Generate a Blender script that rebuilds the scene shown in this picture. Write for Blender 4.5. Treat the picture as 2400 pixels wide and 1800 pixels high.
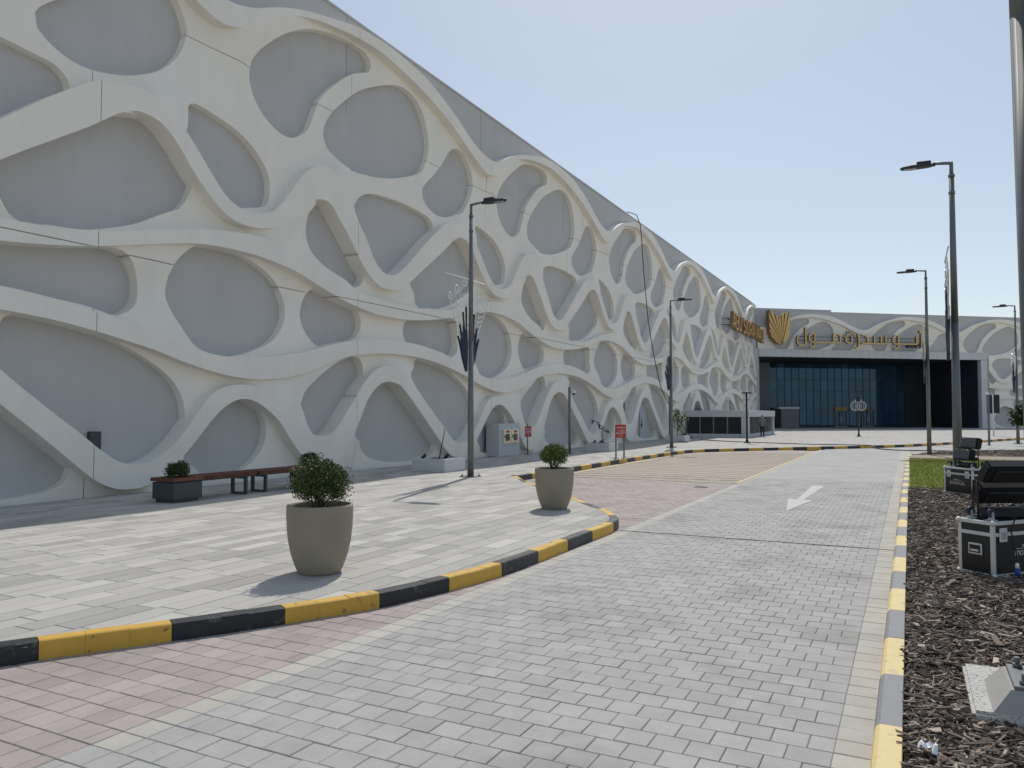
import bpy, bmesh, math, random
import numpy as np
from mathutils import Vector, Matrix
from mathutils.geometry import delaunay_2d_cdt
random.seed(7); np.random.seed(7)
for o in list(bpy.data.objects): bpy.data.objects.remove(o)
scene = bpy.context.scene
col = scene.collection
R = math.radians

# ------------------------------------------------------------------ camera, sky, sun, exposure
# World axes: +Y runs along the mall's long facade and the kerbs, +X points across the road, Z up. Metres.
CAM_Z = 2.0
cam = bpy.data.objects.new('camera', bpy.data.cameras.new('camera')); col.objects.link(cam)
cam.data.sensor_width = 36.0; cam.data.lens = 1802.0/2400.0*36.0
cam.location = (0, 0, CAM_Z); cam.rotation_euler = (R(90+2.2246), 0, R(27.2804))
cam.data.clip_start = 0.05; cam.data.clip_end = 4000
scene.camera = cam
scene.render.resolution_x = 1024; scene.render.resolution_y = 768

SUN_EL, SUN_AZ = R(51.3), R(-15.7)          # azimuth measured from +Y towards +X
world = bpy.data.worlds.new('World'); scene.world = world; world.use_nodes = True
wn = world.node_tree.nodes; wl = world.node_tree.links
sky = wn.new('ShaderNodeTexSky'); sky.sky_type = 'NISHITA'; sky.sun_disc = False
sky.sun_elevation = SUN_EL; sky.sun_rotation = SUN_AZ
sky.altitude = 0; sky.air_density = 1.0; sky.dust_density = 0.6; sky.ozone_density = 1.0
bg = wn['Background']; bg.inputs['Strength'].default_value = 0.10
# desert haze evens the sky out: the whole dome is softened by one gamma, the same in every direction
sk1 = wn.new('ShaderNodeVectorMath'); sk1.operation = 'SCALE'; sk1.inputs['Scale'].default_value = 1/6.0; wl.new(sky.outputs['Color'], sk1.inputs[0])
gam = wn.new('ShaderNodeGamma'); gam.inputs['Gamma'].default_value = 0.6; wl.new(sk1.outputs['Vector'], gam.inputs['Color'])
sk2 = wn.new('ShaderNodeVectorMath'); sk2.operation = 'SCALE'; sk2.inputs['Scale'].default_value = 6.0; wl.new(gam.outputs['Color'], sk2.inputs[0])
wl.new(sk2.outputs['Vector'], bg.inputs['Color'])
sun = bpy.data.objects.new('sun', bpy.data.lights.new('sun', 'SUN')); col.objects.link(sun)
sun.data.energy = 2.55; sun.data.angle = R(0.53); sun.data.color = (1.0, 0.955, 0.88)
sd = Vector((math.sin(SUN_AZ)*math.cos(SUN_EL), math.cos(SUN_AZ)*math.cos(SUN_EL), math.sin(SUN_EL)))
sun.rotation_euler = (-sd).to_track_quat('-Z', 'Y').to_euler(); sun.location = sd*60
scene.view_settings.view_transform = 'Standard'; scene.view_settings.look = 'None'
scene.view_settings.exposure = 0.24; scene.view_settings.gamma = 1.0

# ------------------------------------------------------------------ materials
def nmat(name, color, rough=0.7, metal=0.0, var=0.0, scale=3.0, bump=0.0, bscale=60.0, island=0.0, spec=0.4, color2=None, thr=None, hue=None, streak=0.0, fine=0.0):
    """Principled material: base colour varied by object-space noise, per-piece randomness and fine bump."""
    m = bpy.data.materials.new(name); m.use_nodes = True
    nt = m.node_tree; N = nt.nodes; L = nt.links; b = N['Principled BSDF']
    b.inputs['Roughness'].default_value = rough; b.inputs['Metallic'].default_value = metal
    b.inputs['Specular IOR Level'].default_value = spec
    geo = N.new('ShaderNodeNewGeometry')
    rgb = N.new('ShaderNodeRGB'); rgb.outputs[0].default_value = (*color, 1); out = rgb.outputs[0]
    if color2 is not None:
        n2 = N.new('ShaderNodeTexNoise'); n2.inputs['Scale'].default_value = thr[1]; n2.inputs['Detail'].default_value = 6
        L.new(geo.outputs['Position'], n2.inputs['Vector'])
        mr = N.new('ShaderNodeMapRange'); mr.inputs['From Min'].default_value = thr[0]-thr[2]; mr.inputs['From Max'].default_value = thr[0]+thr[2]
        L.new(n2.outputs['Fac'], mr.inputs['Value'])
        mx = N.new('ShaderNodeMix'); mx.data_type = 'RGBA'; mx.inputs['B'].default_value = (*color2, 1)
        L.new(mr.outputs['Result'], mx.inputs['Factor']); L.new(out, mx.inputs['A']); out = mx.outputs['Result']
    fac = None
    if var > 0:
        n = N.new('ShaderNodeTexNoise'); n.inputs['Scale'].default_value = scale; n.inputs['Detail'].default_value = 8; n.inputs['Roughness'].default_value = 0.65
        L.new(geo.outputs['Position'], n.inputs['Vector'])
        mr = N.new('ShaderNodeMapRange'); mr.inputs['From Min'].default_value = 0.25; mr.inputs['From Max'].default_value = 0.75
        mr.inputs['To Min'].default_value = 1-var; mr.inputs['To Max'].default_value = 1+var
        L.new(n.outputs['Fac'], mr.inputs['Value']); fac = mr.outputs['Result']
    if fine > 0:
        n = N.new('ShaderNodeTexNoise'); n.inputs['Scale'].default_value = 85.0; n.inputs['Detail'].default_value = 3; n.inputs['Roughness'].default_value = 0.8; L.new(geo.outputs['Position'], n.inputs['Vector'])
        mr = N.new('ShaderNodeMapRange'); mr.inputs['From Min'].default_value = 0.3; mr.inputs['From Max'].default_value = 0.7; mr.inputs['To Min'].default_value = 1-fine; mr.inputs['To Max'].default_value = 1+fine
        L.new(n.outputs['Fac'], mr.inputs['Value'])
        mu = N.new('ShaderNodeMath'); mu.operation = 'MULTIPLY'; L.new(fac, mu.inputs[0]); L.new(mr.outputs['Result'], mu.inputs[1]); fac = mu.outputs[0]
    if streak > 0:
        mp = N.new('ShaderNodeMapping'); mp.inputs['Scale'].default_value = (2.2, 2.2, 0.10); L.new(geo.outputs['Position'], mp.inputs['Vector'])
        n = N.new('ShaderNodeTexNoise'); n.inputs['Scale'].default_value = 1.0; n.inputs['Detail'].default_value = 7; n.inputs['Roughness'].default_value = 0.7; L.new(mp.outputs['Vector'], n.inputs['Vector'])
        mr = N.new('ShaderNodeMapRange'); mr.inputs['From Min'].default_value = 0.3; mr.inputs['From Max'].default_value = 0.72; mr.inputs['To Min'].default_value = 1+streak*0.4; mr.inputs['To Max'].default_value = 1-streak
        L.new(n.outputs['Fac'], mr.inputs['Value'])
        mu = N.new('ShaderNodeMath'); mu.operation = 'MULTIPLY'; L.new(fac, mu.inputs[0]); L.new(mr.outputs['Result'], mu.inputs[1]); fac = mu.outputs[0]
    if island > 0:
        oi = N.new('ShaderNodeObjectInfo')
        ad = N.new('ShaderNodeMath'); ad.operation = 'ADD'; L.new(geo.outputs['Random Per Island'], ad.inputs[0]); L.new(oi.outputs['Random'], ad.inputs[1])
        fr = N.new('ShaderNodeMath'); fr.operation = 'FRACT'; L.new(ad.outputs[0], fr.inputs[0])
        mr = N.new('ShaderNodeMapRange'); mr.inputs['To Min'].default_value = 1-island; mr.inputs['To Max'].default_value = 1+island
        L.new(fr.outputs[0], mr.inputs['Value'])
        if fac is None: fac = mr.outputs['Result']
        else:
            mu = N.new('ShaderNodeMath'); mu.operation = 'MULTIPLY'; L.new(fac, mu.inputs[0]); L.new(mr.outputs['Result'], mu.inputs[1]); fac = mu.outputs[0]
        if hue is not None:
            mh = N.new('ShaderNodeMix'); mh.data_type = 'RGBA'; mh.inputs['B'].default_value = (*hue, 1)
            f2 = N.new('ShaderNodeMath'); f2.operation = 'MULTIPLY'; f2.inputs[1].default_value = 7.31; L.new(fr.outputs[0], f2.inputs[0])
            f3 = N.new('ShaderNodeMath'); f3.operation = 'FRACT'; L.new(f2.outputs[0], f3.inputs[0])
            L.new(f3.outputs[0], mh.inputs['Factor']); L.new(out, mh.inputs['A']); out = mh.outputs['Result']
    if fac is not None:
        vm = N.new('ShaderNodeVectorMath'); vm.operation = 'SCALE'; L.new(out, vm.inputs[0]); L.new(fac, vm.inputs['Scale']); out = vm.outputs['Vector']
    L.new(out, b.inputs['Base Color'])
    if bump > 0:
        n = N.new('ShaderNodeTexNoise'); n.inputs['Scale'].default_value = bscale; n.inputs['Detail'].default_value = 4
        L.new(geo.outputs['Position'], n.inputs['Vector'])
        bp = N.new('ShaderNodeBump'); bp.inputs['Strength'].default_value = bump; bp.inputs['Distance'].default_value = 0.01
        L.new(n.outputs['Fac'], bp.inputs['Height']); L.new(bp.outputs['Normal'], b.inputs['Normal'])
    return m

M = {}
M['lattice'] = nmat('lattice_render', (0.85, 0.81, 0.73), 0.75, streak=0.04, var=0.045, scale=0.6, bump=0.05, bscale=40, color2=(0.80, 0.765, 0.695), thr=(0.6, 0.35, 0.12))
M['backing'] = nmat('backing_render', (0.50, 0.495, 0.49), 0.8, streak=0.045, var=0.05, scale=0.5, bump=0.04, bscale=40)
M['parapet'] = nmat('parapet_metal', (0.46, 0.47, 0.48), 0.5, var=0.03, scale=1.0)
M['panel'] = nmat('white_cladding_panel', (0.56, 0.565, 0.58), 0.45, var=0.02, scale=1.0, island=0.03)
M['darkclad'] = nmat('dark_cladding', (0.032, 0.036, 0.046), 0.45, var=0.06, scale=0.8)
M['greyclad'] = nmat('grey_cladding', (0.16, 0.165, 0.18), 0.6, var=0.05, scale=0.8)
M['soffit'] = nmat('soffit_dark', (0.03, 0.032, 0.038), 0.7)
M['mullion'] = nmat('mullion_dark', (0.015, 0.022, 0.032), 0.4)
M['gold'] = nmat('gold_sign_metal', (0.68, 0.45, 0.17), 0.45, 0.15, var=0.06, scale=4)
M['goldside'] = nmat('sign_return_brown', (0.27, 0.17, 0.07), 0.5, 0.2)
M['steel'] = nmat('galvanised_steel', (0.17, 0.18, 0.18), 0.5, 0.35, var=0.10, scale=5)
M['lampgrey'] = nmat('lamp_head_grey', (0.035, 0.038, 0.042), 0.5)
M['lens'] = nmat('lamp_lens', (0.30, 0.31, 0.32), 0.15)
M['black'] = nmat('black_paint', (0.012, 0.012, 0.013), 0.45, spec=0.5)
M['blackmatte'] = nmat('black_plastic', (0.014, 0.014, 0.015), 0.6)
M['wire'] = nmat('silver_wire_light', (0.75, 0.75, 0.72), 0.3, 0.4)
M['tinsel'] = nmat('blue_tinsel', (0.006, 0.022, 0.055), 0.3, 0.3, var=0.5, scale=60, bump=0.6, bscale=90)
M['pot'] = nmat('pot_stone', (0.30, 0.262, 0.198), 0.8, fine=0.06, color2=(0.25, 0.215, 0.16), thr=(0.60, 3, 0.14), var=0.10, scale=6, bump=0.15, bscale=70)
M['soil'] = nmat('soil', (0.05, 0.036, 0.025), 0.95, var=0.3, scale=40, bump=0.5, bscale=60)
M['leaf'] = nmat('shrub_leaf', (0.050, 0.085, 0.020), 0.5, island=0.45, hue=(0.10, 0.13, 0.03))
M['leafdark'] = nmat('dark_leaf', (0.030, 0.055, 0.018), 0.5, island=0.4, hue=(0.045, 0.075, 0.02))
M['leafbright'] = nmat('bright_leaf', (0.09, 0.14, 0.025), 0.5, island=0.4, hue=(0.14, 0.16, 0.03))
M['twig'] = nmat('twig', (0.11, 0.08, 0.05), 0.8, var=0.2, scale=20)
M['wood'] = nmat('bench_hardwood', (0.135, 0.045, 0.026), 0.55, var=0.2, scale=18, island=0.2)
M['anth'] = nmat('anthracite_metal', (0.055, 0.062, 0.070), 0.5, var=0.05, scale=4)
M['whiteplanter'] = nmat('planter_white_render', (0.56, 0.57, 0.58), 0.7, var=0.04, scale=3)
M['concwhite'] = nmat('enclosure_render', (0.52, 0.53, 0.54), 0.75, var=0.04, scale=2)
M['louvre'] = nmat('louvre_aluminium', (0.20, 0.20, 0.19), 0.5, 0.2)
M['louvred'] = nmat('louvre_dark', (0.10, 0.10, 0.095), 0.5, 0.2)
M['red'] = nmat('sign_red', (0.40, 0.022, 0.02), 0.45, var=0.04, scale=8)
M['white'] = nmat('white_paint', (0.80, 0.80, 0.78), 0.6)
M['cabinet'] = nmat('cabinet_polished_steel', (0.66, 0.61, 0.48), 0.25, 0.6, var=0.05, scale=6)
M['darkglass'] = nmat('dark_pane', (0.02, 0.02, 0.02), 0.15)
M['alu'] = nmat('case_aluminium', (0.66, 0.66, 0.63), 0.42, 0.3, var=0.10, scale=14)
M['casepanel'] = nmat('case_black_laminate', (0.011, 0.011, 0.012), 0.38, spec=0.5, bump=0.1, bscale=300)
M['hub'] = nmat('caster_zinc', (0.45, 0.48, 0.52), 0.35, 0.5)
M['caster'] = nmat('caster_wheel', (0.02, 0.025, 0.05), 0.5)
M['plug'] = nmat('blue_plug', (0.02, 0.06, 0.28), 0.4)
M['led'] = nmat('led_lens', (0.06, 0.065, 0.07), 0.12, spec=0.8)
M['concrete'] = nmat('footing_concrete', (0.50, 0.49, 0.46), 0.9, var=0.12, scale=14, bump=0.5, bscale=60, color2=(0.12, 0.11, 0.10), thr=(0.60, 75, 0.03))
M['grout'] = nmat('footing_grout', (0.36, 0.35, 0.33), 0.85, var=0.06, scale=10)
M['plate'] = nmat('base_plate_painted', (0.55, 0.54, 0.51), 0.55, var=0.04, scale=8)
M['tissue'] = nmat('tissue_paper', (0.80, 0.82, 0.85), 0.8)
M['frond'] = nmat('dry_frond', (0.36, 0.31, 0.10), 0.7, var=0.2, scale=12)
M['grass'] = nmat('grass_blade', (0.27, 0.31, 0.06), 0.6, island=0.35, hue=(0.36, 0.38, 0.08))
M['lawn'] = nmat('lawn_soil', (0.22, 0.25, 0.05), 0.95, var=0.3, scale=3)
M['gravel'] = nmat('gravel_strip', (0.33, 0.27, 0.21), 0.95, var=0.35, scale=35, bump=0.8, bscale=45)
M['bark'] = nmat('mulch_base', (0.020, 0.013, 0.009), 0.95, var=0.4, scale=25, bump=0.7, bscale=50)
M['farbark'] = nmat('far_mulch', (0.075, 0.052, 0.038), 0.95, var=0.6, scale=18, bump=1.0, bscale=30)
M['chip'] = nmat('wood_chip', (0.05, 0.033, 0.023), 0.85, island=0.75, hue=(0.36, 0.29, 0.23), var=0.15, scale=40)
M['ground'] = nmat('sandy_ground', (0.55, 0.49, 0.40), 0.95, var=0.1, scale=0.2)
M['sand'] = nmat('joint_sand', (0.24, 0.225, 0.19), 0.95, var=0.2, scale=8)
M['brickgrey'] = nmat('paver_grey', (0.385, 0.375, 0.358), 0.85, color2=(0.28, 0.27, 0.258), thr=(0.62, 0.9, 0.10), var=0.12, scale=3.0, island=0.065, fine=0.10, bump=0.30, bscale=160)
M['brickred'] = nmat('paver_red', (0.385, 0.325, 0.305), 0.85, color2=(0.29, 0.235, 0.22), thr=(0.63, 1.1, 0.10), var=0.13, scale=2.2, island=0.10, fine=0.12, bump=0.30, bscale=160)
M['brickbeige'] = nmat('paver_beige', (0.455, 0.43, 0.38), 0.85, var=0.10, scale=2.5, island=0.05, fine=0.10, bump=0.30, bscale=160)
M['slab'] = nmat('pavement_slab', (0.385, 0.37, 0.345), 0.85, var=0.07, scale=2.0, island=0.15, hue=(0.47, 0.45, 0.41), fine=0.06, bump=0.15, bscale=120)
M['kyellow'] = nmat('kerb_paint_yellow', (0.60, 0.36, 0.055), 0.6, var=0.10, scale=7, bump=0.25, bscale=50, color2=(0.20, 0.13, 0.06), thr=(0.67, 11, 0.035))
M['kblack'] = nmat('kerb_paint_black', (0.020, 0.022, 0.026), 0.5, color2=(0.09, 0.085, 0.08), thr=(0.64, 9, 0.06), var=0.25, scale=8, bump=0.25, bscale=50)
M['kpale'] = nmat('kerb_pale_yellow', (0.70, 0.55, 0.26), 0.65, color2=(0.50, 0.42, 0.25), thr=(0.64, 10, 0.05), var=0.06, scale=6, bump=0.2, bscale=60)
M['kgrey'] = nmat('kerb_faded_grey', (0.235, 0.235, 0.24), 0.65, var=0.10, scale=6, bump=0.2, bscale=60)
M['pyellow'] = nmat('road_paint_yellow', (0.53, 0.445, 0.27), 0.75, var=0.15, scale=9, color2=(0.42, 0.33, 0.22), thr=(0.62, 14, 0.06))
M['pwhite'] = nmat('road_paint_white', (0.50, 0.495, 0.47), 0.75, var=0.06, scale=9, color2=(0.42, 0.42, 0.40), thr=(0.70, 20, 0.04))
M['drain'] = nmat('drain_metal', (0.035, 0.034, 0.032), 0.7)
M['cable'] = nmat('black_cable', (0.012, 0.012, 0.012), 0.5)
M['skin'] = nmat('skin', (0.16, 0.08, 0.05), 0.55)
M['shirt'] = nmat('shirt_grey', (0.20, 0.19, 0.21), 0.85, var=0.1, scale=20)
M['trouser'] = nmat('trouser_navy', (0.012, 0.013, 0.022), 0.85)
M['hair'] = nmat('hair_black', (0.008, 0.007, 0.007), 0.6)
M['mask'] = nmat('face_mask', (0.55, 0.60, 0.68), 0.8)
M['door'] = nmat('door_grey_white', (0.46, 0.47, 0.50), 0.5)
M['orange'] = nmat('entrance_letters', (0.55, 0.10, 0.02), 0.5)
M['farsign'] = nmat('dark_sign_board', (0.02, 0.022, 0.03), 0.5)

def glass_mat():
    m = bpy.data.materials.new('curtain_wall_glass'); m.use_nodes = True
    b = m.node_tree.nodes['Principled BSDF']; N = m.node_tree.nodes; L = m.node_tree.links
    b.inputs['Base Color'].default_value = (0.022, 0.058, 0.105, 1); b.inputs['Roughness'].default_value = 0.03
    b.inputs['IOR'].default_value = 1.5; b.inputs['Specular IOR Level'].default_value = 0.8; b.inputs['Specular Tint'].default_value = (0.35, 0.65, 1.0, 1)
    geo = N.new('ShaderNodeNewGeometry'); n = N.new('ShaderNodeTexNoise'); n.inputs['Scale'].default_value = 0.5
    L.new(geo.outputs['Position'], n.inputs['Vector'])
    oi = N.new('ShaderNodeObjectInfo'); mr = N.new('ShaderNodeMapRange'); mr.inputs['To Min'].default_value = 0.55; mr.inputs['To Max'].default_value = 1.35; L.new(oi.outputs['Random'], mr.inputs['Value'])
    vm = N.new('ShaderNodeVectorMath'); vm.operation = 'SCALE'; vm.inputs[0].default_value = (0.022, 0.058, 0.105); L.new(mr.outputs['Result'], vm.inputs['Scale']); L.new(vm.outputs['Vector'], b.inputs['Base Color'])
    bp = N.new('ShaderNodeBump'); bp.inputs['Strength'].default_value = 0.25; bp.inputs['Distance'].default_value = 0.02
    L.new(n.outputs['Fac'], bp.inputs['Height']); L.new(bp.outputs['Normal'], b.inputs['Normal'])
    return m
M['glass'] = glass_mat()

def brick_sheet_mat(name, c1, c2, cm, w, h, mortar, sq=False):
    m = bpy.data.materials.new(name); m.use_nodes = True
    N = m.node_tree.nodes; L = m.node_tree.links; b = N['Principled BSDF']; b.inputs['Roughness'].default_value = 0.85
    geo = N.new('ShaderNodeNewGeometry'); mp = N.new('ShaderNodeMapping')
    L.new(geo.outputs['Position'], mp.inputs['Vector'])
    if sq: mp.inputs['Rotation'].default_value = (0, 0, R(90))
    br = N.new('ShaderNodeTexBrick'); br.inputs['Scale'].default_value = 1.0
    br.inputs['Color1'].default_value = (*c1, 1); br.inputs['Color2'].default_value = (*c2, 1); br.inputs['Mortar'].default_value = (*cm, 1)
    br.inputs['Brick Width'].default_value = w; br.inputs['Row Height'].default_value = h; br.inputs['Mortar Size'].default_value = mortar
    L.new(mp.outputs['Vector'], br.inputs['Vector'])
    n = N.new('ShaderNodeTexNoise'); n.inputs['Scale'].default_value = 0.8; n.inputs['Detail'].default_value = 8
    L.new(geo.outputs['Position'], n.inputs['Vector'])
    mr = N.new('ShaderNodeMapRange'); mr.inputs['From Min'].default_value = 0.3; mr.inputs['From Max'].default_value = 0.7; mr.inputs['To Min'].default_value = 0.9; mr.inputs['To Max'].default_value = 1.08
    L.new(n.outputs['Fac'], mr.inputs['Value'])
    vm = N.new('ShaderNodeVectorMath'); vm.operation = 'SCALE'; L.new(br.outputs['Color'], vm.inputs[0]); L.new(mr.outputs['Result'], vm.inputs['Scale'])
    L.new(vm.outputs['Vector'], b.inputs['Base Color'])
    return m
M['fargrey'] = brick_sheet_mat('far_paver_grey', (0.37, 0.362, 0.347), (0.41, 0.40, 0.385), (0.24, 0.23, 0.21), 0.2145, 0.2155, 0.006)
M['farred'] = brick_sheet_mat('far_paver_red', (0.375, 0.32, 0.295), (0.425, 0.365, 0.335), (0.26, 0.21, 0.18), 0.2145, 0.2155, 0.006)
M['farbeige'] = brick_sheet_mat('far_paver_beige', (0.44, 0.415, 0.365), (0.47, 0.445, 0.395), (0.34, 0.32, 0.28), 0.2145, 0.2155, 0.006)
M['farslab'] = brick_sheet_mat('far_pavement_slab', (0.37, 0.355, 0.33), (0.46, 0.44, 0.405), (0.27, 0.255, 0.23), 0.80, 0.27, 0.006, True)

# ------------------------------------------------------------------ mesh helpers
class MB:
    """Collects simple shapes; build() links them as ONE mesh object."""
    def __init__(s): s.v = []; s.f = []; s.mi = []; s.sm = []
    def add(s, vs, fs, mi=0, smooth=False):
        o = len(s.v); s.v += [tuple(p) for p in vs]; s.f += [tuple(i+o for i in f) for f in fs]; s.mi += [mi]*len(fs); s.sm += [smooth]*len(fs); return s
    def box(s, x0, x1, y0, y1, z0, z1, mi=0, rot=0, piv=None, mat=None):
        vs = [(x, y, z) for z in (z0, z1) for y in (y0, y1) for x in (x0, x1)]
        if rot:
            px, py = piv or ((x0+x1)/2, (y0+y1)/2); c, q = math.cos(rot), math.sin(rot)
            vs = [(px+(x-px)*c-(y-py)*q, py+(x-px)*q+(y-py)*c, z) for x, y, z in vs]
        if mat is not None: vs = [tuple(mat @ Vector(p)) for p in vs]
        return s.add(vs, [(0, 2, 3, 1), (4, 5, 7, 6), (0, 1, 5, 4), (2, 6, 7, 3), (0, 4, 6, 2), (1, 3, 7, 5)], mi)
    def cyl(s, p0, p1, r0, r1=None, n=12, mi=0, cap=True):
        return s.tube([p0, p1], [r0, r0 if r1 is None else r1], n, mi, cap)
    def tube(s, pts, r, n=8, mi=0, cap=True):
        pts = [Vector(p) for p in pts]; k = len(pts)
        rs = r if isinstance(r, (list, tuple)) else [r]*k
        vs = []; ref = None
        for i, p in enumerate(pts):
            t = (pts[min(i+1, k-1)]-pts[max(i-1, 0)])
            if t.length < 1e-9: t = Vector((0, 0, 1))
            t.normalize()
            if ref is None: ref = Vector((0, 0, 1)) if abs(t.z) < 0.9 else Vector((1, 0, 0))
            a = t.cross(ref)
            if a.length < 1e-6: a = t.cross(Vector((1, 0.3, 0)))
            a.normalize(); b = t.cross(a); ref = b.cross(t) if b.length else ref; ref = -b if False else a.cross(t)
            for j in range(n):
                an = 2*math.pi*j/n; vs.append(p+(a*math.cos(an)+b*math.sin(an))*rs[i])
        fs = [(i*n+j, i*n+(j+1) % n, (i+1)*n+(j+1) % n, (i+1)*n+j) for i in range(k-1) for j in range(n)]
        s.add(vs, fs, mi, n > 5)
        if cap:
            o = len(s.v)-k*n
            s.f += [tuple(o+j for j in reversed(range(n))), tuple(o+(k-1)*n+j for j in range(n))]; s.mi += [mi, mi]; s.sm += [False, False]
        return s
    def lathe(s, prof, c=(0, 0, 0), n=40, mi=0):
        vs = [(c[0]+r*math.cos(2*math.pi*j/n), c[1]+r*math.sin(2*math.pi*j/n), c[2]+z) for r, z in prof for j in range(n)]
        fs = [(i*n+j, i*n+(j+1) % n, (i+1)*n+(j+1) % n, (i+1)*n+j) for i in range(len(prof)-1) for j in range(n)]
        return s.add(vs, fs, mi, True)
    def prism(s, poly, axis_o, ax, ay, an, d0, d1, mi=0, mside=None):
        """extrude polygon given in (a,b) along normal from d0 to d1"""
        o, ax, ay, an = Vector(axis_o), Vector(ax), Vector(ay), Vector(an); n = len(poly)
        vs = [o+ax*a+ay*b+an*d0 for a, b in poly]+[o+ax*a+ay*b+an*d1 for a, b in poly]
        s.add(vs, [tuple(range(n, 2*n))], mi); oo = len(s.v)-2*n
        s.f.append(tuple(oo+i for i in reversed(range(n)))); s.mi.append(mi); s.sm.append(False)
        for i in range(n):
            j = (i+1) % n; s.f.append((oo+i, oo+j, oo+n+j, oo+n+i)); s.mi.append(mi if mside is None else mside); s.sm.append(False)
        return s
    def mesh(s, name, mats, bevel=0.0, seg=1):
        me = bpy.data.meshes.new(name); me.from_pydata(s.v, [], s.f)
        for m in (mats if isinstance(mats, (list, tuple)) else [mats]): me.materials.append(m)
        me.polygons.foreach_set('material_index', s.mi); me.polygons.foreach_set('use_smooth', s.sm)
        if bevel > 0:
            bm = bmesh.new(); bm.from_mesh(me)
            bmesh.ops.bevel(bm, geom=[e for e in bm.edges if len(e.link_faces) == 2 and e.calc_face_angle(0) > 0.6], offset=bevel, segments=seg, affect='EDGES', clamp_overlap=True)
            bm.to_mesh(me); bm.free()
        else:
            bm = bmesh.new(); bm.from_mesh(me); bmesh.ops.recalc_face_normals(bm, faces=bm.faces) if len(me.polygons) > 5 and len(me.polygons) < 5000 else None; bm.to_mesh(me); bm.free()
        me.update(); return me
    def build(s, name, mats, parent=None, bevel=0.0, seg=1, loc=None):
        o = bpy.data.objects.new(name, s.mesh(name, mats, bevel, seg)); col.objects.link(o)
        if parent is not None: o.parent = parent
        if loc: o.location = loc
        return o
def tag(o, label, cat, group=None):
    o['label'] = label; o['category'] = cat
    if group: o['group'] = group
    return o
def struct(o): o['kind'] = 'structure'; return o
def stuff(o, label=None, cat=None):
    o['kind'] = 'stuff'
    if label: o['label'] = label; o['category'] = cat
    return o
def thing(name, label, cat, loc=(0, 0, 0), rotz=0.0, group=None):
    o = bpy.data.objects.new(name, None); col.objects.link(o); o.empty_display_size = 0.2
    o.location = loc; o.rotation_euler = (0, 0, rotz); return tag(o, label, cat, group)
def dup(root, loc, rotz=None, label=None, parent=None, scale=None):
    r = root.copy(); col.objects.link(r); r.parent = parent
    if loc is not None: r.location = loc
    if rotz is not None: r.rotation_euler = (0, 0, rotz)
    if scale: r.scale = scale
    if label: r['label'] = label
    for ch in list(root.children): dup(ch, None, None, None, r)
    return r
def linkmesh(name, me, parent, loc=(0, 0, 0), rotz=0.0):
    o = bpy.data.objects.new(name, me); col.objects.link(o); o.parent = parent; o.location = loc; o.rotation_euler = (0, 0, rotz); return o
def offset_stroke(pts, w, closed=False):
    P = [Vector(p) for p in pts]; n = len(P); lt = []; rt = []
    for i in range(n):
        if closed: a, b = P[(i-1) % n], P[(i+1) % n]
        else: a, b = P[max(i-1, 0)], P[min(i+1, n-1)]
        d0 = (P[i]-a); d1 = (b-P[i])
        if d0.length < 1e-9: d0 = d1
        if d1.length < 1e-9: d1 = d0
        d0 = d0.normalized(); d1 = d1.normalized(); n0 = Vector((-d0.y, d0.x)); n1 = Vector((-d1.y, d1.x))
        m = n0+n1
        if m.length < 1e-6: m = n1
        m.normalize(); k = 1/max(0.45, m.dot(n1))
        lt.append(P[i]+m*w*k/2); rt.append(P[i]-m*w*k/2)
    return lt, rt
def stroke(mb, pts, w, O, ax, ay, an, d0, d1, mi=0, ms=1, closed=False):
    """monoline stroke extruded from d0 to d1 along an"""
    O, ax, ay, an = Vector(O), Vector(ax), Vector(ay), Vector(an); lt, rt = offset_stroke(pts, w, closed); n = len(pts)
    def p(q, d): return O+ax*q.x+ay*q.y+an*d
    vs = [p(q, d1) for q in lt]+[p(q, d1) for q in rt]+[p(q, d0) for q in lt]+[p(q, d0) for q in rt]
    rng = range(n if closed else n-1)
    mb.add(vs, [(n+i, n+(i+1) % n, (i+1) % n, i) for i in rng], mi)
    oo = len(mb.v)-4*n; fs = []
    for i in rng:
        j = (i+1) % n
        fs += [(oo+i, oo+j, oo+2*n+j, oo+2*n+i), (oo+n+j, oo+n+i, oo+3*n+i, oo+3*n+j), (oo+2*n+i, oo+2*n+j, oo+3*n+j, oo+3*n+i)]
    if not closed: fs += [(oo, oo+2*n, oo+3*n, oo+n), (oo+n-1, oo+2*n-1, oo+4*n-1, oo+3*n-1)]
    mb.f += fs; mb.mi += [ms]*len(fs); mb.sm += [False]*len(fs)
def text_mesh(body, size, name, m, depth=0.002):
    cu = bpy.data.curves.new(name, 'FONT'); cu.body = body; cu.size = size; cu.extrude = depth; cu.align_x = 'CENTER'; cu.align_y = 'CENTER'
    t = bpy.data.objects.new(name+'_tmp', cu); col.objects.link(t)
    dg = bpy.context.evaluated_depsgraph_get(); me = bpy.data.meshes.new_from_object(t.evaluated_get(dg)); me.materials.clear(); me.materials.append(m)
    bpy.data.objects.remove(t); return me
def catmull(P, closed=False, step=0.2):
    P = [np.array(p, float) for p in P]; n = len(P); out = []
    for i in range(n if closed else n-1):
        p0 = P[(i-1) % n] if closed or i > 0 else P[0]; p1 = P[i]; p2 = P[(i+1) % n]; p3 = P[(i+2) % n] if closed or i+2 < n else P[-1]
        k = max(1, int(round(np.linalg.norm(p2-p1)/step)))
        for j in range(k):
            t = j/k; out.append(tuple(0.5*((2*p1)+(-p0+p2)*t+(2*p0-5*p1+4*p2-p3)*t*t+(-p0+3*p1-3*p2+p3)*t**3)))
    if not closed: out.append(tuple(P[-1]))
    return out
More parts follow.
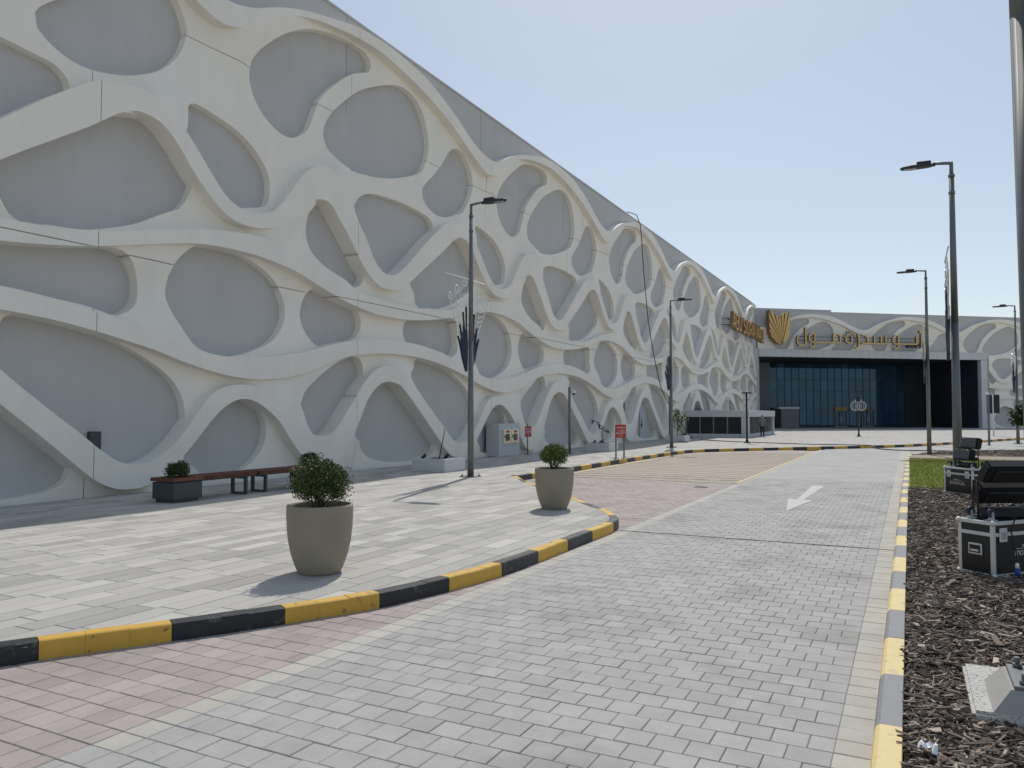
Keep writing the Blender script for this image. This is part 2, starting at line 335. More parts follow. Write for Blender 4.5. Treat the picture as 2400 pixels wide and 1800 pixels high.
def inside(poly, x, y):
    x = np.atleast_1d(np.asarray(x, float)); y = np.atleast_1d(np.asarray(y, float)); r = np.zeros(x.shape, bool); n = len(poly)
    for i in range(n):
        x0, y0 = poly[i]; x1, y1 = poly[(i+1) % n]
        if y0 == y1: continue
        c = ((y0 > y) != (y1 > y)) & (x < (x1-x0)*(y-y0)/(y1-y0)+x0); r ^= c
    return r
RIB = {
 'R1u': [13.028, 13.072, 13.139, 13.218, 13.317, 13.432, 13.554, 13.667, 13.77, 13.869, 13.961, 14.044, 14.118, 14.186, 14.25, 14.311, 14.369, 14.426, 14.484, 14.544, 14.605, 14.663, 14.714, 14.756, 14.785, 14.806, 14.824, 14.84, 14.852, 14.86, 14.863, 14.86, 14.85, 14.837, 14.822, 14.806, 14.788, 14.767, 14.743, 14.714, 14.681, 14.639, 14.585, 14.52, 14.451, 14.38, 14.308, 14.231, 14.151, 14.067, 13.978, 13.879, 13.771, 13.659, 13.551, 13.453, 13.366, 13.284, 13.208, 13.145, 13.1, 13.065, 13.037, 13.021],
 'R1l': [12.374, 12.446, 12.556, 12.733, 12.923, 13.106, 13.263, 13.398, 13.515, 13.623, 13.732, 13.835, 13.921, 13.994, 14.057, 14.109, 14.156, 14.198, 14.236, 14.273, 14.309, 14.344, 14.375, 14.4, 14.419, 14.434, 14.446, 14.456, 14.46, 14.451, 14.431, 14.405, 14.38, 14.352, 14.32, 14.285, 14.247, 14.207, 14.163, 14.115, 14.066, 14.014, 13.959, 13.901, 13.84, 13.776, 13.707, 13.635, 13.558, 13.477, 13.391, 13.299, 13.199, 13.094, 12.99, 12.888, 12.788, 12.689, 12.593, 12.509, 12.432, 12.363, 12.321, 12.327],
 'R2u': [7.679, 7.584, 7.531, 7.514, 7.539, 7.585, 7.658, 7.778, 7.96, 8.212, 8.507, 8.807, 9.086, 9.324, 9.469, 9.582, 9.654, 9.656, 9.656, 9.625, 9.515, 9.312, 8.948, 8.53, 8.208, 7.911, 7.623, 7.312, 7.063, 6.883, 6.834, 6.817, 6.837, 6.903, 7.033, 7.209, 7.386, 7.576, 7.773, 7.968, 8.163, 8.358, 8.545, 8.724, 8.897, 9.068, 9.246, 9.391, 9.487, 9.561, 9.608, 9.644, 9.663, 9.652, 9.605, 9.495, 9.364, 9.2, 9.017, 8.79, 8.547, 8.302, 8.051, 7.838],
 'R2l': [7.221, 7.151, 7.133, 7.127, 7.132, 7.163, 7.21, 7.277, 7.372, 7.493, 7.636, 7.776, 7.996, 8.259, 8.459, 8.564, 8.604, 8.608, 8.512, 8.281, 8.049, 7.836, 7.597, 7.349, 7.089, 6.843, 6.66, 6.514, 6.413, 6.334, 6.31, 6.309, 6.311, 6.338, 6.401, 6.517, 6.652, 6.802, 6.962, 7.127, 7.291, 7.45, 7.607, 7.763, 7.921, 8.079, 8.238, 8.4, 8.576, 8.764, 8.929, 9.041, 9.109, 9.108, 9.086, 8.995, 8.822, 8.599, 8.335, 8.072, 7.846, 7.649, 7.476, 7.323],
 'R3u': [6.838, 6.867, 6.895, 6.915, 6.921, 6.919, 6.915, 6.907, 6.886, 6.851, 6.811, 6.77, 6.724, 6.671, 6.61, 6.542, 6.474, 6.406, 6.345, 6.287, 6.228, 6.163, 6.101, 6.053, 6.015, 5.982, 5.954, 5.929, 5.912, 5.904, 5.898, 5.894, 5.891, 5.888, 5.885, 5.883, 5.882, 5.882, 5.884, 5.887, 5.892, 5.903, 5.916, 5.931, 5.949, 5.97, 5.998, 6.032, 6.073, 6.117, 6.167, 6.225, 6.286, 6.344, 6.398, 6.45, 6.501, 6.551, 6.607, 6.659, 6.703, 6.742, 6.777, 6.809],
 'R3l': [6.384, 6.384, 6.384, 6.383, 6.38, 6.367, 6.345, 6.32, 6.294, 6.265, 6.231, 6.191, 6.142, 6.078, 6.007, 5.938, 5.875, 5.814, 5.755, 5.699, 5.646, 5.598, 5.554, 5.514, 5.478, 5.446, 5.417, 5.389, 5.367, 5.357, 5.356, 5.355, 5.355, 5.355, 5.356, 5.361, 5.375, 5.395, 5.418, 5.439, 5.461, 5.486, 5.512, 5.542, 5.575, 5.612, 5.651, 5.693, 5.737, 5.783, 5.835, 5.889, 5.942, 5.996, 6.051, 6.105, 6.155, 6.202, 6.248, 6.291, 6.326, 6.35, 6.366, 6.378],
 'R4u': [3.511, 3.512, 3.514, 3.522, 3.55, 3.571, 3.592, 3.619, 3.651, 3.686, 3.725, 3.766, 3.811, 3.859, 3.91, 3.964, 4.024, 4.087, 4.146, 4.199, 4.25, 4.297, 4.339, 4.377, 4.41, 4.436, 4.457, 4.476, 4.494, 4.513, 4.534, 4.552, 4.563, 4.565, 4.566, 4.566, 4.562, 4.554, 4.544, 4.533, 4.517, 4.496, 4.47, 4.441, 4.41, 4.374, 4.328, 4.279, 4.235, 4.198, 4.163, 4.126, 4.084, 4.034, 3.98, 3.926, 3.865, 3.786, 3.703, 3.641, 3.597, 3.563, 3.538, 3.518],
 'R4l': [3.013, 2.984, 2.964, 2.95, 2.944, 2.951, 2.963, 2.978, 3.001, 3.031, 3.067, 3.112, 3.164, 3.22, 3.287, 3.362, 3.44, 3.517, 3.599, 3.676, 3.74, 3.798, 3.849, 3.892, 3.927, 3.958, 3.986, 4.009, 4.029, 4.048, 4.066, 4.08, 4.087, 4.089, 4.09, 4.088, 4.086, 4.083, 4.077, 4.066, 4.051, 4.032, 4.012, 3.99, 3.963, 3.931, 3.894, 3.855, 3.815, 3.773, 3.728, 3.68, 3.633, 3.586, 3.539, 3.48, 3.414, 3.347, 3.287, 3.233, 3.182, 3.135, 3.091, 3.051],
 'R5u': [2.731, 2.77, 2.789, 2.783, 2.764, 2.741, 2.706, 2.652, 2.561, 2.448, 2.31, 2.121, 1.81, 1.593, 1.429, 1.345, 1.323, 1.328, 1.366, 1.485, 1.68, 1.96, 2.217, 2.464, 2.718, 2.968, 3.178, 3.356, 3.49, 3.588, 3.637, 3.662, 3.657, 3.623, 3.572, 3.483, 3.363, 3.223, 3.053, 2.863, 2.672, 2.491, 2.316, 2.143, 1.97, 1.798, 1.624, 1.446, 1.272, 1.111, 0.962, 0.868, 0.823, 0.826, 0.862, 0.962, 1.096, 1.27, 1.499, 1.761, 2.056, 2.326, 2.538, 2.66],
 'R5l': [2.228, 2.336, 2.398, 2.405, 2.376, 2.29, 2.173, 2.031, 1.865, 1.658, 1.374, 1.11, 0.878, 0.637, 0.448, 0.333, 0.301, 0.296, 0.32, 0.447, 0.623, 0.828, 1.07, 1.36, 1.738, 2.12, 2.451, 2.696, 2.875, 3.009, 3.08, 3.113, 3.11, 3.081, 3.027, 2.9, 2.731, 2.558, 2.377, 2.194, 2.012, 1.829, 1.646, 1.46, 1.27, 1.079, 0.89, 0.695, 0.528, 0.404, 0.312, 0.277, 0.27, 0.279, 0.34, 0.44, 0.57, 0.736, 0.932, 1.149, 1.39, 1.639, 1.869, 2.071],
}
HOLES = {
 'crescent': [(15.46, 11.65), (15.48, 11.87), (15.7, 12.26), (16.29, 12.86), (16.9, 13.34), (17.75, 13.81), (18.6, 14.11), (19.42, 14.28), (20.05, 14.33), (20.58, 14.33), (20.86, 14.18), (20.93, 13.97), (20.8, 13.71), (20.47, 13.56), (19.98, 13.33), (19.44, 12.93), (18.84, 12.39), (18.48, 12), (18.27, 11.7), (18.1, 11.3), (17.93, 10.88), (17.67, 10.55), (17.21, 10.27), (16.76, 10.22), (16.33, 10.36), (15.96, 10.57), (15.67, 10.89), (15.49, 11.26)],
 'egg': [(18.53, 10.81), (18.57, 11.07), (18.74, 11.38), (19, 11.72), (19.45, 12.16), (20.07, 12.7), (20.72, 13.13), (21.76, 13.64), (22.5, 13.9), (23.08, 13.95), (23.58, 13.82), (24.05, 13.51), (24.37, 13.02), (24.53, 12.41), (24.48, 11.98), (24.33, 11.6), (24.17, 11.32), (23.81, 11.02), (23.11, 10.73), (22.16, 10.4), (21.18, 10.18), (20.1, 10.05), (19.32, 10.03), (18.94, 10.15), (18.68, 10.42)],
 'tear': [(26.46, 12.82), (26.95, 12.82), (27.39, 12.63), (27.71, 12.3), (27.9, 11.82), (27.84, 11.48), (27.65, 11.03), (27.21, 10.53), (26.6, 10.13), (25.83, 9.85), (25.1, 9.75), (24.5, 9.91), (24.13, 10.18), (24.08, 10.49), (24.33, 10.8), (24.87, 11.27), (25.31, 11.7), (25.82, 12.32), (26.11, 12.63)],
 'pill': [(13.28, 9.61), (13.32, 9.78), (13.44, 9.93), (13.68, 10.02), (13.97, 10), (14.48, 9.91), (15.07, 9.77), (15.52, 9.56), (15.93, 9.25), (16.21, 8.93), (16.3, 8.59), (16.28, 8.23), (16.1, 7.92), (15.84, 7.7), (15.45, 7.56), (15.06, 7.62), (14.68, 7.78), (14.36, 8.03), (14, 8.43), (13.65, 8.81), (13.41, 9.09), (13.29, 9.37)],
 'leaf': [(17.56, 7.74), (17.57, 8), (17.84, 8.32), (18.17, 8.65), (18.67, 8.87), (19.49, 8.62), (20.13, 7.99), (20.46, 7.23), (20.55, 6.77), (20.49, 6.45), (20.15, 6.14), (19.52, 6.3), (18.92, 6.46), (18.45, 6.6), (17.99, 6.9), (17.68, 7.31)],
 'wedge': [(20.12, 8.78), (20.23, 9.07), (20.44, 9.33), (20.72, 9.48), (21.36, 9.61), (22.17, 9.66), (23.12, 9.67), (24.13, 9.59), (24.56, 9.53), (24.83, 9.3), (24.91, 9), (24.78, 8.64), (24.04, 7.99), (23.24, 7.33), (22.67, 6.95), (22.2, 6.87), (21.66, 6.9), (21.22, 7.2), (20.83, 7.77), (20.37, 8.3)],
 'bean': [(23.2, 6.75), (23.35, 6.38), (23.65, 6.07), (24.06, 5.95), (24.69, 5.95), (25.46, 6.03), (26.26, 6.22), (26.86, 6.57), (27.54, 7.15), (27.98, 7.8), (28.11, 8.48), (27.98, 8.99), (27.59, 9.3), (27.09, 9.39), (26.36, 9.24), (25.33, 8.57), (24.05, 7.56)],
 'round': [(12.85, 5), (12.91, 5.44), (13.04, 5.74), (13.28, 6.04), (13.65, 6.31), (14.04, 6.43), (14.5, 6.49), (14.92, 6.46), (15.47, 6.32), (16.04, 6.12), (16.47, 5.88), (16.78, 5.52), (16.94, 5.17), (16.95, 4.85), (16.8, 4.48), (16.5, 4.13), (16.08, 3.9), (15.51, 3.68), (14.86, 3.54), (14.3, 3.56), (13.71, 3.68), (13.37, 3.92), (13.09, 4.28), (12.9, 4.67)],
 'trio': [(17.56, 4.97), (17.61, 5.26), (17.74, 5.53), (17.98, 5.78), (18.35, 5.92), (18.71, 5.88), (19.53, 5.7), (20.08, 5.57), (20.32, 5.39), (20.49, 5.1), (20.45, 4.83), (20.25, 4.56), (19.86, 4.4), (19.1, 4.21), (18.59, 4.09), (18.24, 4.14), (17.89, 4.39), (17.65, 4.7)],
 'pillow': [(22.78, 5.01), (22.87, 5.27), (23.11, 5.46), (23.86, 5.58), (24.91, 5.7), (25.86, 5.8), (26.26, 5.69), (26.5, 5.37), (26.6, 5), (26.51, 4.62), (26.27, 4.38), (25.98, 4.24), (25.25, 4.37), (23.97, 4.51), (22.97, 4.58), (22.83, 4.79)],
 'heart': [(17.51, 2.27), (17.59, 2.51), (17.78, 2.79), (18.25, 3.19), (18.74, 3.5), (19.4, 3.76), (20.02, 3.9), (20.34, 3.84), (20.55, 3.6), (20.61, 3.34), (20.55, 2.98), (20.35, 2.56), (19.92, 2.05), (19.47, 1.53), (18.99, 1.27), (18.56, 1.25), (18.14, 1.41), (17.87, 1.72), (17.63, 2.04)],
 'tent': [(20.21, 1.29), (20.52, 1.89), (20.93, 2.57), (21.44, 3.11), (22.05, 3.41), (22.7, 3.38), (23.58, 2.68), (24.51, 1.82), (24.99, 1.23), (25.11, 0.87), (25, 0.57), (24.63, 0.37), (24, 0.28), (23.01, 0.27), (22.08, 0.31), (21.38, 0.41), (20.87, 0.55), (20.54, 0.81), (20.29, 1.08)],
 'sail': [(23.36, 3.33), (23.4, 3.7), (23.57, 3.94), (23.82, 4.07), (24.39, 4.05), (25.25, 3.89), (26.16, 3.6), (27, 3.2), (27.62, 2.77), (28.01, 2.19), (28.2, 1.61), (28.14, 1.15), (27.75, 0.84), (27.19, 0.73), (26.65, 0.81), (26.17, 1.14), (25.26, 1.82), (24.19, 2.64)],
 'arch': [(13.62, 1.07), (13.68, 0.82), (13.8, 0.58), (13.98, 0.4), (14.56, 0.3), (15.17, 0.4), (15.57, 0.56), (15.96, 0.83), (16.18, 1.13), (16.27, 1.48), (16.22, 1.82), (16.07, 2.1), (15.87, 2.33), (15.56, 2.47), (15.25, 2.49), (14.78, 2.32), (14.25, 1.83)],
}
# ------------------------------------------------------------------ ground, road, pavement, kerbs
KH = 0.155
KERB = [(-13.6, -3.0), (-11.0, -1.0), (-9.2, 0.35), (-7.55, 2.0), (-6.43, 3.62), (-6.32, 3.86), (-5.81, 4.69), (-5.32, 5.57), (-4.87, 6.52), (-4.61, 7.62), (-4.49, 8.55), (-4.47, 9.55), (-4.47, 11.45), (-4.47, 12.3), (-4.60, 13.05), (-5.14, 14.01), (-5.76, 14.75), (-6.67, 15.87), (-8.68, 18.17), (-9.6, 19.38), (-10.36, 20.45)]
FARK = [(-10.36, 20.45), (-10.36, 24.6), (-10.36, 28.5), (-10.34, 32.0), (-10.25, 35.0), (-10.15, 37.5), (-9.85, 39.6), (-9.13, 40.9), (-7.35, 43.15), (-4.88, 46.0), (-1.66, 50.0), (0.41, 53.4), (2.7, 58.5), (5.0, 64.2), (7.35, 70.0), (10.5, 77.5)]
BEDK = [(-0.22, -6.0), (-0.22, 4.0), (-0.215, 12.0), (-0.20, 20.0), (-0.17, 30.0), (-0.15, 37.0), (0.05, 39.8), (0.75, 42.2), (2.0, 44.4), (3.8, 46.4), (6.2, 48.4), (9.5, 50.6), (14, 53.2)]
kerb1 = catmull(KERB, step=0.1); kerb2 = catmull(FARK, step=0.25); kerb3 = catmull(BEDK, step=0.25)
PAVE = [(-16.3, -3.0)]+[k for k in kerb1]+[k for k in kerb2[1:]]+[(14, 120), (-16.3, 120)]

g = MB().add([(-1500, -1500, -0.06), (1500, -1500, -0.06), (1500, 1500, -0.06), (-1500, 1500, -0.06)], [(0, 1, 2, 3)])
struct(g.build('ground', M['ground']))
SPLIT = 25.0
road = struct(MB().add([(-16, -6, -0.012), (0.0, -6, -0.012), (0.0, SPLIT+0.3, -0.012), (-16, SPLIT+0.3, -0.012)], [(0, 1, 2, 3)]).build('road', M['sand']))
XB = -4.44                                   # red / grey boundary: one beige course to its right
PU, PV = 0.2155, 0.2145
def sheet(name, poly, z, m, parent=None):
    return MB().add([(x, y, z) for x, y in poly], [tuple(range(len(poly)))]).build(name, m, parent)
y0 = -4.5+PU*int((SPLIT+4.5)/PU)-0.002
sheet('far_red_paving', [(-11.2, y0), (XB, y0), (XB, 44.5), (-11.2, 44.5)], 0.0, M['farred'], road)
sheet('far_beige_course', [(XB, y0), (XB+PV, y0), (XB+PV, 46), (XB, 46)], 0.0, M['farbeige'], road)
sheet('far_grey_paving', [(XB+PV, y0), (-0.43, y0), (-0.43, 50), (XB+PV, 50)], 0.0, M['fargrey'], road)
sheet('far_beige_border', [(-0.43, y0), (0.02, y0), (0.02, 50), (-0.43, 50)], 0.0, M['farbeige'], road)
sheet('far_grey_paving', [(0.02, 36), (16, 36), (16, 90), (0.02, 60)], -0.004, M['fargrey'], road)
sheet('far_grey_paving', [(XB+PV, 50.0), (0.02, 50.0), (0.02, 60), (XB+PV, 60)], -0.004, M['fargrey'], road)

def block_mesh(name, a, b, h, m, bev):
    """chamfered block a x b x h, top at z=0"""
    a2, b2 = a/2, b/2; vs = []
    for z, k in ((-h, 0), (-bev, 0), (0, bev)): vs += [(-a2+k, -b2+k, z), (a2-k, -b2+k, z), (a2-k, b2-k, z), (-a2+k, b2-k, z)]
    fs = [(8, 9, 10, 11)]+[(l*4+i, l*4+(i+1) % 4, l*4+4+(i+1) % 4, l*4+4+i) for l in (0, 1) for i in range(4)]
    return vs, fs
GAP = 0.0045; BEV = 0.0045
bricks = []                                  # (cx, cy, width_x, kind)
rows = int((SPLIT+4.5)/PU)
for r in range(rows):
    cy = -4.5+PU*(r+0.5)
    off = (r % 2)*0.5*PV
    # right border: one full soldier course, beige
    bricks.append((-0.43+PV/2-0.003, cy, PV, 2)); bricks.append((-0.43+PV*1.5-0.003, cy, PV, 2))
    # grey running bond between boundary and border
    x = XB+PV; end = -0.43
    if cy < 3.1: x = XB; 
    first = True
    while x < end-0.01:
        w = PV
        if first and off > 0: w = PV/2
        if x+w > end-0.09: w = end-x
        bricks.append((x+w/2, cy, w, 0)); x += w; first = False
    if cy >= 3.1: bricks.append((XB+PV/2, cy, PV, 2))
    x = XB-off*1.0; first = True
    if off > 0: bricks.append((XB-off/2, cy, off, 1))
    while x > -14:
        bricks.append((x-PV/2, cy, PV, 1)); x -= PV
B = np.array(bricks)
ins = inside(PAVE, B[:, 0], B[:, 1])
# keep bricks not fully buried under the pavement
near = np.zeros(len(B), bool); K = np.array(kerb1)
for i in np.where(ins)[0]: near[i] = np.min(np.hypot(K[:, 0]-B[i, 0], K[:, 1]-B[i, 1])) < 0.2
B = B[~ins | near]
# visible size ranking: nearest in front of the camera
ca, sa = math.cos(R(27.2804)), math.sin(R(27.2804))
dx = B[:, 0]*ca+B[:, 1]*sa; dd = B[:, 1]*ca-B[:, 0]*sa
vis = (dd > 3.2) & (np.abs(dx)/np.maximum(dd, 0.1) < 0.66)
order = np.argsort(np.where(vis, dd, 1e6))
pick = set(order[:300].tolist())
kinds = ['brickgrey', 'brickred', 'brickbeige']; cache = {}
fieldmb = MB()
rng = np.random.RandomState(3)
for i, (cx, cy, w, kd) in enumerate(B):
    dz = rng.uniform(-0.003, 0.0005); rz = rng.uniform(-0.006, 0.006); tx = rng.uniform(-0.008, 0.008); ty = rng.uniform(-0.008, 0.008)
    key = (round(w, 3), int(kd))
    vs, fs = block_mesh('paver', w-GAP, PU-GAP, 0.05, None, BEV)
    if i in pick:
        if key not in cache: cache[key] = MB().add(vs, fs).mesh('paver', M[kinds[int(kd)]])
        o = linkmesh('paver', cache[key], road, (cx, cy, dz)); o.rotation_euler = (tx, ty, rz)
    else:
        c, q = math.cos(rz), math.sin(rz)
        fieldmb.add([(cx+x*c-y*q, cy+x*q+y*c, z+dz+x*ty+y*tx) for x, y, z in vs], fs, int(kd))
fo = fieldmb.build('paver_field', [M[k] for k in kinds], road); fo['kind'] = 'stuff'

# slot drain across the road, painted marks, gully grate
ym = 12.66
struct(MB().box(-4.46, -0.21, ym-0.014, ym+0.014, -0.02, 0.0045).build('slot_drain', M['drain'], road))
def flat(name, polys, z, m, parent=road):
    mb = MB()
    for p in polys: mb.add([(x, y, z) for x, y in p], [tuple(range(len(p)))])
    return mb.build(name, m, parent)
flat('direction_arrow', [[(-2.28, 16.73), (-2.0, 19.1), (-2.20, 19.12), (-2.10, 22.9), (-2.42, 22.9), (-2.36, 19.14), (-2.56, 19.2)]], 0.005, M['pwhite'])
flat('yellow_lane_line', [[(-4.50, 22.7), (-4.36, 22.7), (-4.34, 41.5), (-4.48, 41.5)]], 0.0085, M['pyellow'])
flat('yellow_hatch_border', [[(-10.2, 22.62), (-4.5, 22.66), (-4.5, 22.80), (-10.2, 22.76)]], 0.0085, M['pyellow'])
flat('yellow_kerb_line', [[(-10.16, 22.8), (-10.02, 22.8), (-10.0, 36.5), (-10.14, 36.5)]], 0.0085, M['pyellow'])
hp = []
for k in range(1, 25):
    y = 22.7+k*0.80
    x0 = -10.0+max(0, y-37.0)*0.55
    if y < 41.8 and x0 < -4.7: hp.append([(x0, y), (-4.5, y+0.08), (-4.5, y+0.26), (x0, y+0.18)])
for p in hp: flat('yellow_hatch_line', [p], 0.0085, M['pyellow'])
gr = MB().box(-5.26, -4.90, 21.0, 21.26, -0.02, 0.003)
for k in range(6): gr.box(-5.24+k*0.058, -5.205+k*0.058, 21.01, 21.25, 0.003, 0.009)
gr.build('gully_grate', M['drain'], road)

# --- pavement: slabs laid lengthwise along the facade
pave = struct(sheet('pavement', PAVE[::1], KH-0.03, M['sand']))
PS = 33.0
def clip(poly, a, b):
    out = []; n = len(poly)
    def side(p): return (b[0]-a[0])*(p[1]-a[1])-(b[1]-a[1])*(p[0]-a[0])
    for i in range(n):
        p, q = poly[i], poly[(i+1) % n]; sp, sq = side(p), side(q)
        if sp >= 0: out.append(p)
        if (sp >= 0) != (sq >= 0):
            t = sp/(sp-sq); out.append((p[0]+(q[0]-p[0])*t, p[1]+(q[1]-p[1])*t))
    return out
def inset_path(path, w):
    lt, rt = offset_stroke(path, w*2); return [(p.x, p.y) for p in lt]
kin1 = inset_path(catmull(KERB, step=0.35), 0.15); kin2 = inset_path(catmull(FARK, step=0.6), 0.15)
segs = [(kin1[i], kin1[i+1]) for i in range(len(kin1)-1)]+[(kin2[i], kin2[i+1]) for i in range(len(kin2)-1)]
PIN = [(-16.3, -3.0)]+kin1+kin2+[(14, 120), (-16.3, 120)]
S = []
rr = random.Random(5)
nrow = int((16.1-4.3)/0.27)+1
for r in range(nrow):
    x0 = -16.12+r*0.27; y = -2.5-rr.random()*0.8
    while y < PS:
        ln = rr.choice([0.8, 0.8, 0.8, 0.54])
        S.append((x0, x0+0.27, y, min(y+ln, PS))); y += ln
slabs = []
SC = np.array([((a+b)/2, (c+d)/2) for a, b, c, d in S])
sin_ = inside(PIN, SC[:, 0], SC[:, 1])
segm = np.array([((a[0]+b[0])/2, (a[1]+b[1])/2) for a, b in segs])
for i, (a, b, c, d) in enumerate(S):
    gp = 0.004; poly = [(a+gp, c+gp), (b-gp, c+gp), (b-gp, d-gp), (a+gp, d-gp)]
    dist = np.hypot(segm[:, 0]-SC[i, 0], segm[:, 1]-SC[i, 1])
    if dist.min() < 0.75:
        if not (sin_[i] or inside(PIN, [p[0] for p in poly], [p[1] for p in poly]).any()): continue
        # clip only by segments that really pass through the slab
        for j in np.where(dist < 0.75)[0]:
            p, q = segs[j]
            hit = False
            for t in np.linspace(0, 1, 7):
                xx = p[0]+(q[0]-p[0])*t; yy = p[1]+(q[1]-p[1])*t
                if a-0.02 < xx < b+0.02 and c-0.02 < yy < d+0.02: hit = True
            if hit and poly: poly = clip(poly, p, q)
        if len(poly) < 3: continue
        if not inside(PIN, [sum(p[0] for p in poly)/len(poly)], [sum(p[1] for p in poly)/len(poly)])[0]: continue
    elif not sin_[i]: continue
    slabs.append((i, poly, tuple(SC[i])))
sc = np.array([s[2] for s in slabs])
dd = sc[:, 1]*ca-sc[:, 0]*sa; dx = sc[:, 0]*ca+sc[:, 1]*sa
vis = (dd > 4) & (np.abs(dx)/np.maximum(dd, 0.1) < 0.68)
pick = set(np.argsort(np.where(vis, dd, 1e6))[:300].tolist())
slabmb = MB()
def slab_geo(poly, dz, cx=0, cy=0):
    n = len(poly); mx = sum(p[0] for p in poly)/n; my = sum(p[1] for p in poly)/n; bev = 0.004
    vs = []
    for z, k in ((-0.03, 0), (-bev, 0), (0, bev)):
        for x, y in poly:
            l = math.hypot(x-mx, y-my) or 1; vs.append((x+(mx-x)/l*k*1.2-cx, y+(my-y)/l*k*1.2-cy, z+dz))
    fs = [tuple(range(2*n, 3*n))]+[(l*n+i, l*n+(i+1) % n, l*n+n+(i+1) % n, l*n+n+i) for l in (0, 1) for i in range(n)]
    return vs, fs
slabcache = {}
for i, (si, poly, c) in enumerate(slabs):
    dz = rng.uniform(-0.002, 0.001)
    if i in pick:
        full = len(poly) == 4 and abs((poly[1][0]-poly[0][0])-0.262) < 1e-6 and abs(poly[2][1]-poly[1][1]-0.792) < 1e-6
        if full:
            if 'f' not in slabcache: vs, fs = slab_geo(poly, 0, c[0], c[1]); slabcache['f'] = MB().add(vs, fs).mesh('paving_slab', M['slab'])
            me = slabcache['f']
        else: vs, fs = slab_geo(poly, 0, c[0], c[1]); me = MB().add(vs, fs).mesh('paving_slab', M['slab'])
        linkmesh('paving_slab', me, pave, (c[0], c[1], KH+dz))
    else:
        vs, fs = slab_geo(poly, dz); slabmb.add([(x, y, z+KH) for x, y, z in vs], fs)
so = slabmb.build('slab_field', M['slab'], pave); so['kind'] = 'stuff'
fp = [(-16.3, PS)]+[(x, y) for x, y in kin2 if y > PS]+[(14, 120), (-16.3, 120)]
fp.insert(1, (float(np.interp(PS, [q[1] for q in kin2[:14]], [q[0] for q in kin2[:14]])), PS))
sheet('far_paving', fp, KH-0.001, M['farslab'], pave)

# --- kerb stones (each painted stone is its own piece)
def resample(path, ds):
    P = np.array(path); L = np.concatenate([[0], np.cumsum(np.hypot(*np.diff(P, axis=0).T))])
    return P, L
def kerb(name, path, w, h, lens, start, mats, first, sub=1, yend=None, round_=0.02, top_mats=None):
    root = bpy.data.objects.new(name, None); col.objects.link(root); struct(root)
    P, L = resample(path, 0.1); s = start; k = first
    lt, rt = offset_stroke([tuple(p) for p in P], w*2); IN = np.array([(p.x, p.y) for p in lt])
    while s < L[-1]-0.05:
        e = min(s+lens, L[-1])
        for q in range(sub):
            a = s+(e-s)*q/sub+(0.0025 if q == 0 else 0.0008); b = s+(e-s)*(q+1)/sub-(0.0025 if q == sub-1 else 0.0008)
            m = max(2, int((b-a)/0.22)+2); ss = np.linspace(a, b, m)
            ox = np.interp(ss, L, P[:, 0]); oy = np.interp(ss, L, P[:, 1]); ix = np.interp(ss, L, IN[:, 0]); iy = np.interp(ss, L, IN[:, 1])
            dz = rng.uniform(-0.003, 0.003); vs = []
            prof = [(0, -0.03), (0, h-round_*1.5), (round_*0.35, h-round_*0.5), (round_, h), (w-0.004, h), (w, h-0.004), (w, -0.03)]
            for i in range(m):
                for d, z in prof: t = d/w; vs.append((ox[i]+(ix[i]-ox[i])*t, oy[i]+(iy[i]-oy[i])*t, z+(dz if z > 0 else 0)))
            n = len(prof); fs = [(i*n+j, (i+1)*n+j, (i+1)*n+j+1, i*n+j+1) for i in range(m-1) for j in range(n-1)]
            fs += [tuple(range(n)), tuple(reversed(range((m-1)*n, m*n)))]
            MB().add(vs, fs).build('kerb_stone', mats[k % 2], root)
        s = e; k += 1
    return root
P, L = resample(kerb1, 0.1); s0 = float(L[np.argmin(np.hypot(P[:, 0]+6.32, P[:, 1]-3.86))])
kerb('kerb', kerb1, 0.15, KH+0.003, 1.0, s0-math.floor(s0), [M['kyellow'], M['kblack']], int(math.floor(s0)) % 2, sub=3)
kerb('kerb', kerb2, 0.15, KH+0.003, 1.0, 0.02, [M['kblack'], M['kyellow']], 0)
k3 = kerb3[::-1]; P, L = resample(k3, 0.1); s0 = float(L[np.argmin(np.abs(P[:, 1]-6.07))])
kerb('kerb', k3, 0.155, KH+0.003, 1.0, s0-math.floor(s0), [M['kgrey'], M['kpale']], int(math.floor(s0)) % 2, round_=0.035)

# --- planted bed on the right of the road
bed_edge = inset_path(catmull(BEDK, step=0.6), -0.155)
def bedpoly(ya, yb, xr=14.0):
    e = [(x, y) for x, y in bed_edge if ya < y < yb]
    xa = float(np.interp(ya, [q[1] for q in bed_edge], [q[0] for q in bed_edge])); xb = float(np.interp(yb, [q[1] for q in bed_edge], [q[0] for q in bed_edge]))
    return [(xr, ya), (xr, yb), (xb, yb)]+e[::-1]+[(xa, ya)]
struct(sheet('planting_bed', bedpoly(-6, 22.0), KH-0.035, M['bark']))
struct(sheet('lawn', bedpoly(22.0, 36.2), KH-0.02, M['lawn']))
struct(sheet('gravel_strip', bedpoly(36.2, 39.6), KH-0.01, M['gravel']))
struct(sheet('far_planting_bed', [(0.3, 39.6), (14, 39.6), (14, 53.0)]+[(x-0.0, y) for x, y in bed_edge if y > 39.6][::-1], KH-0.015, M['farbark']))
MB().box(0.05, 14, 39.5, 39.62, 0, KH+0.02).build('edging_strip', M['gravel'], bpy.data.objects['gravel_strip'])

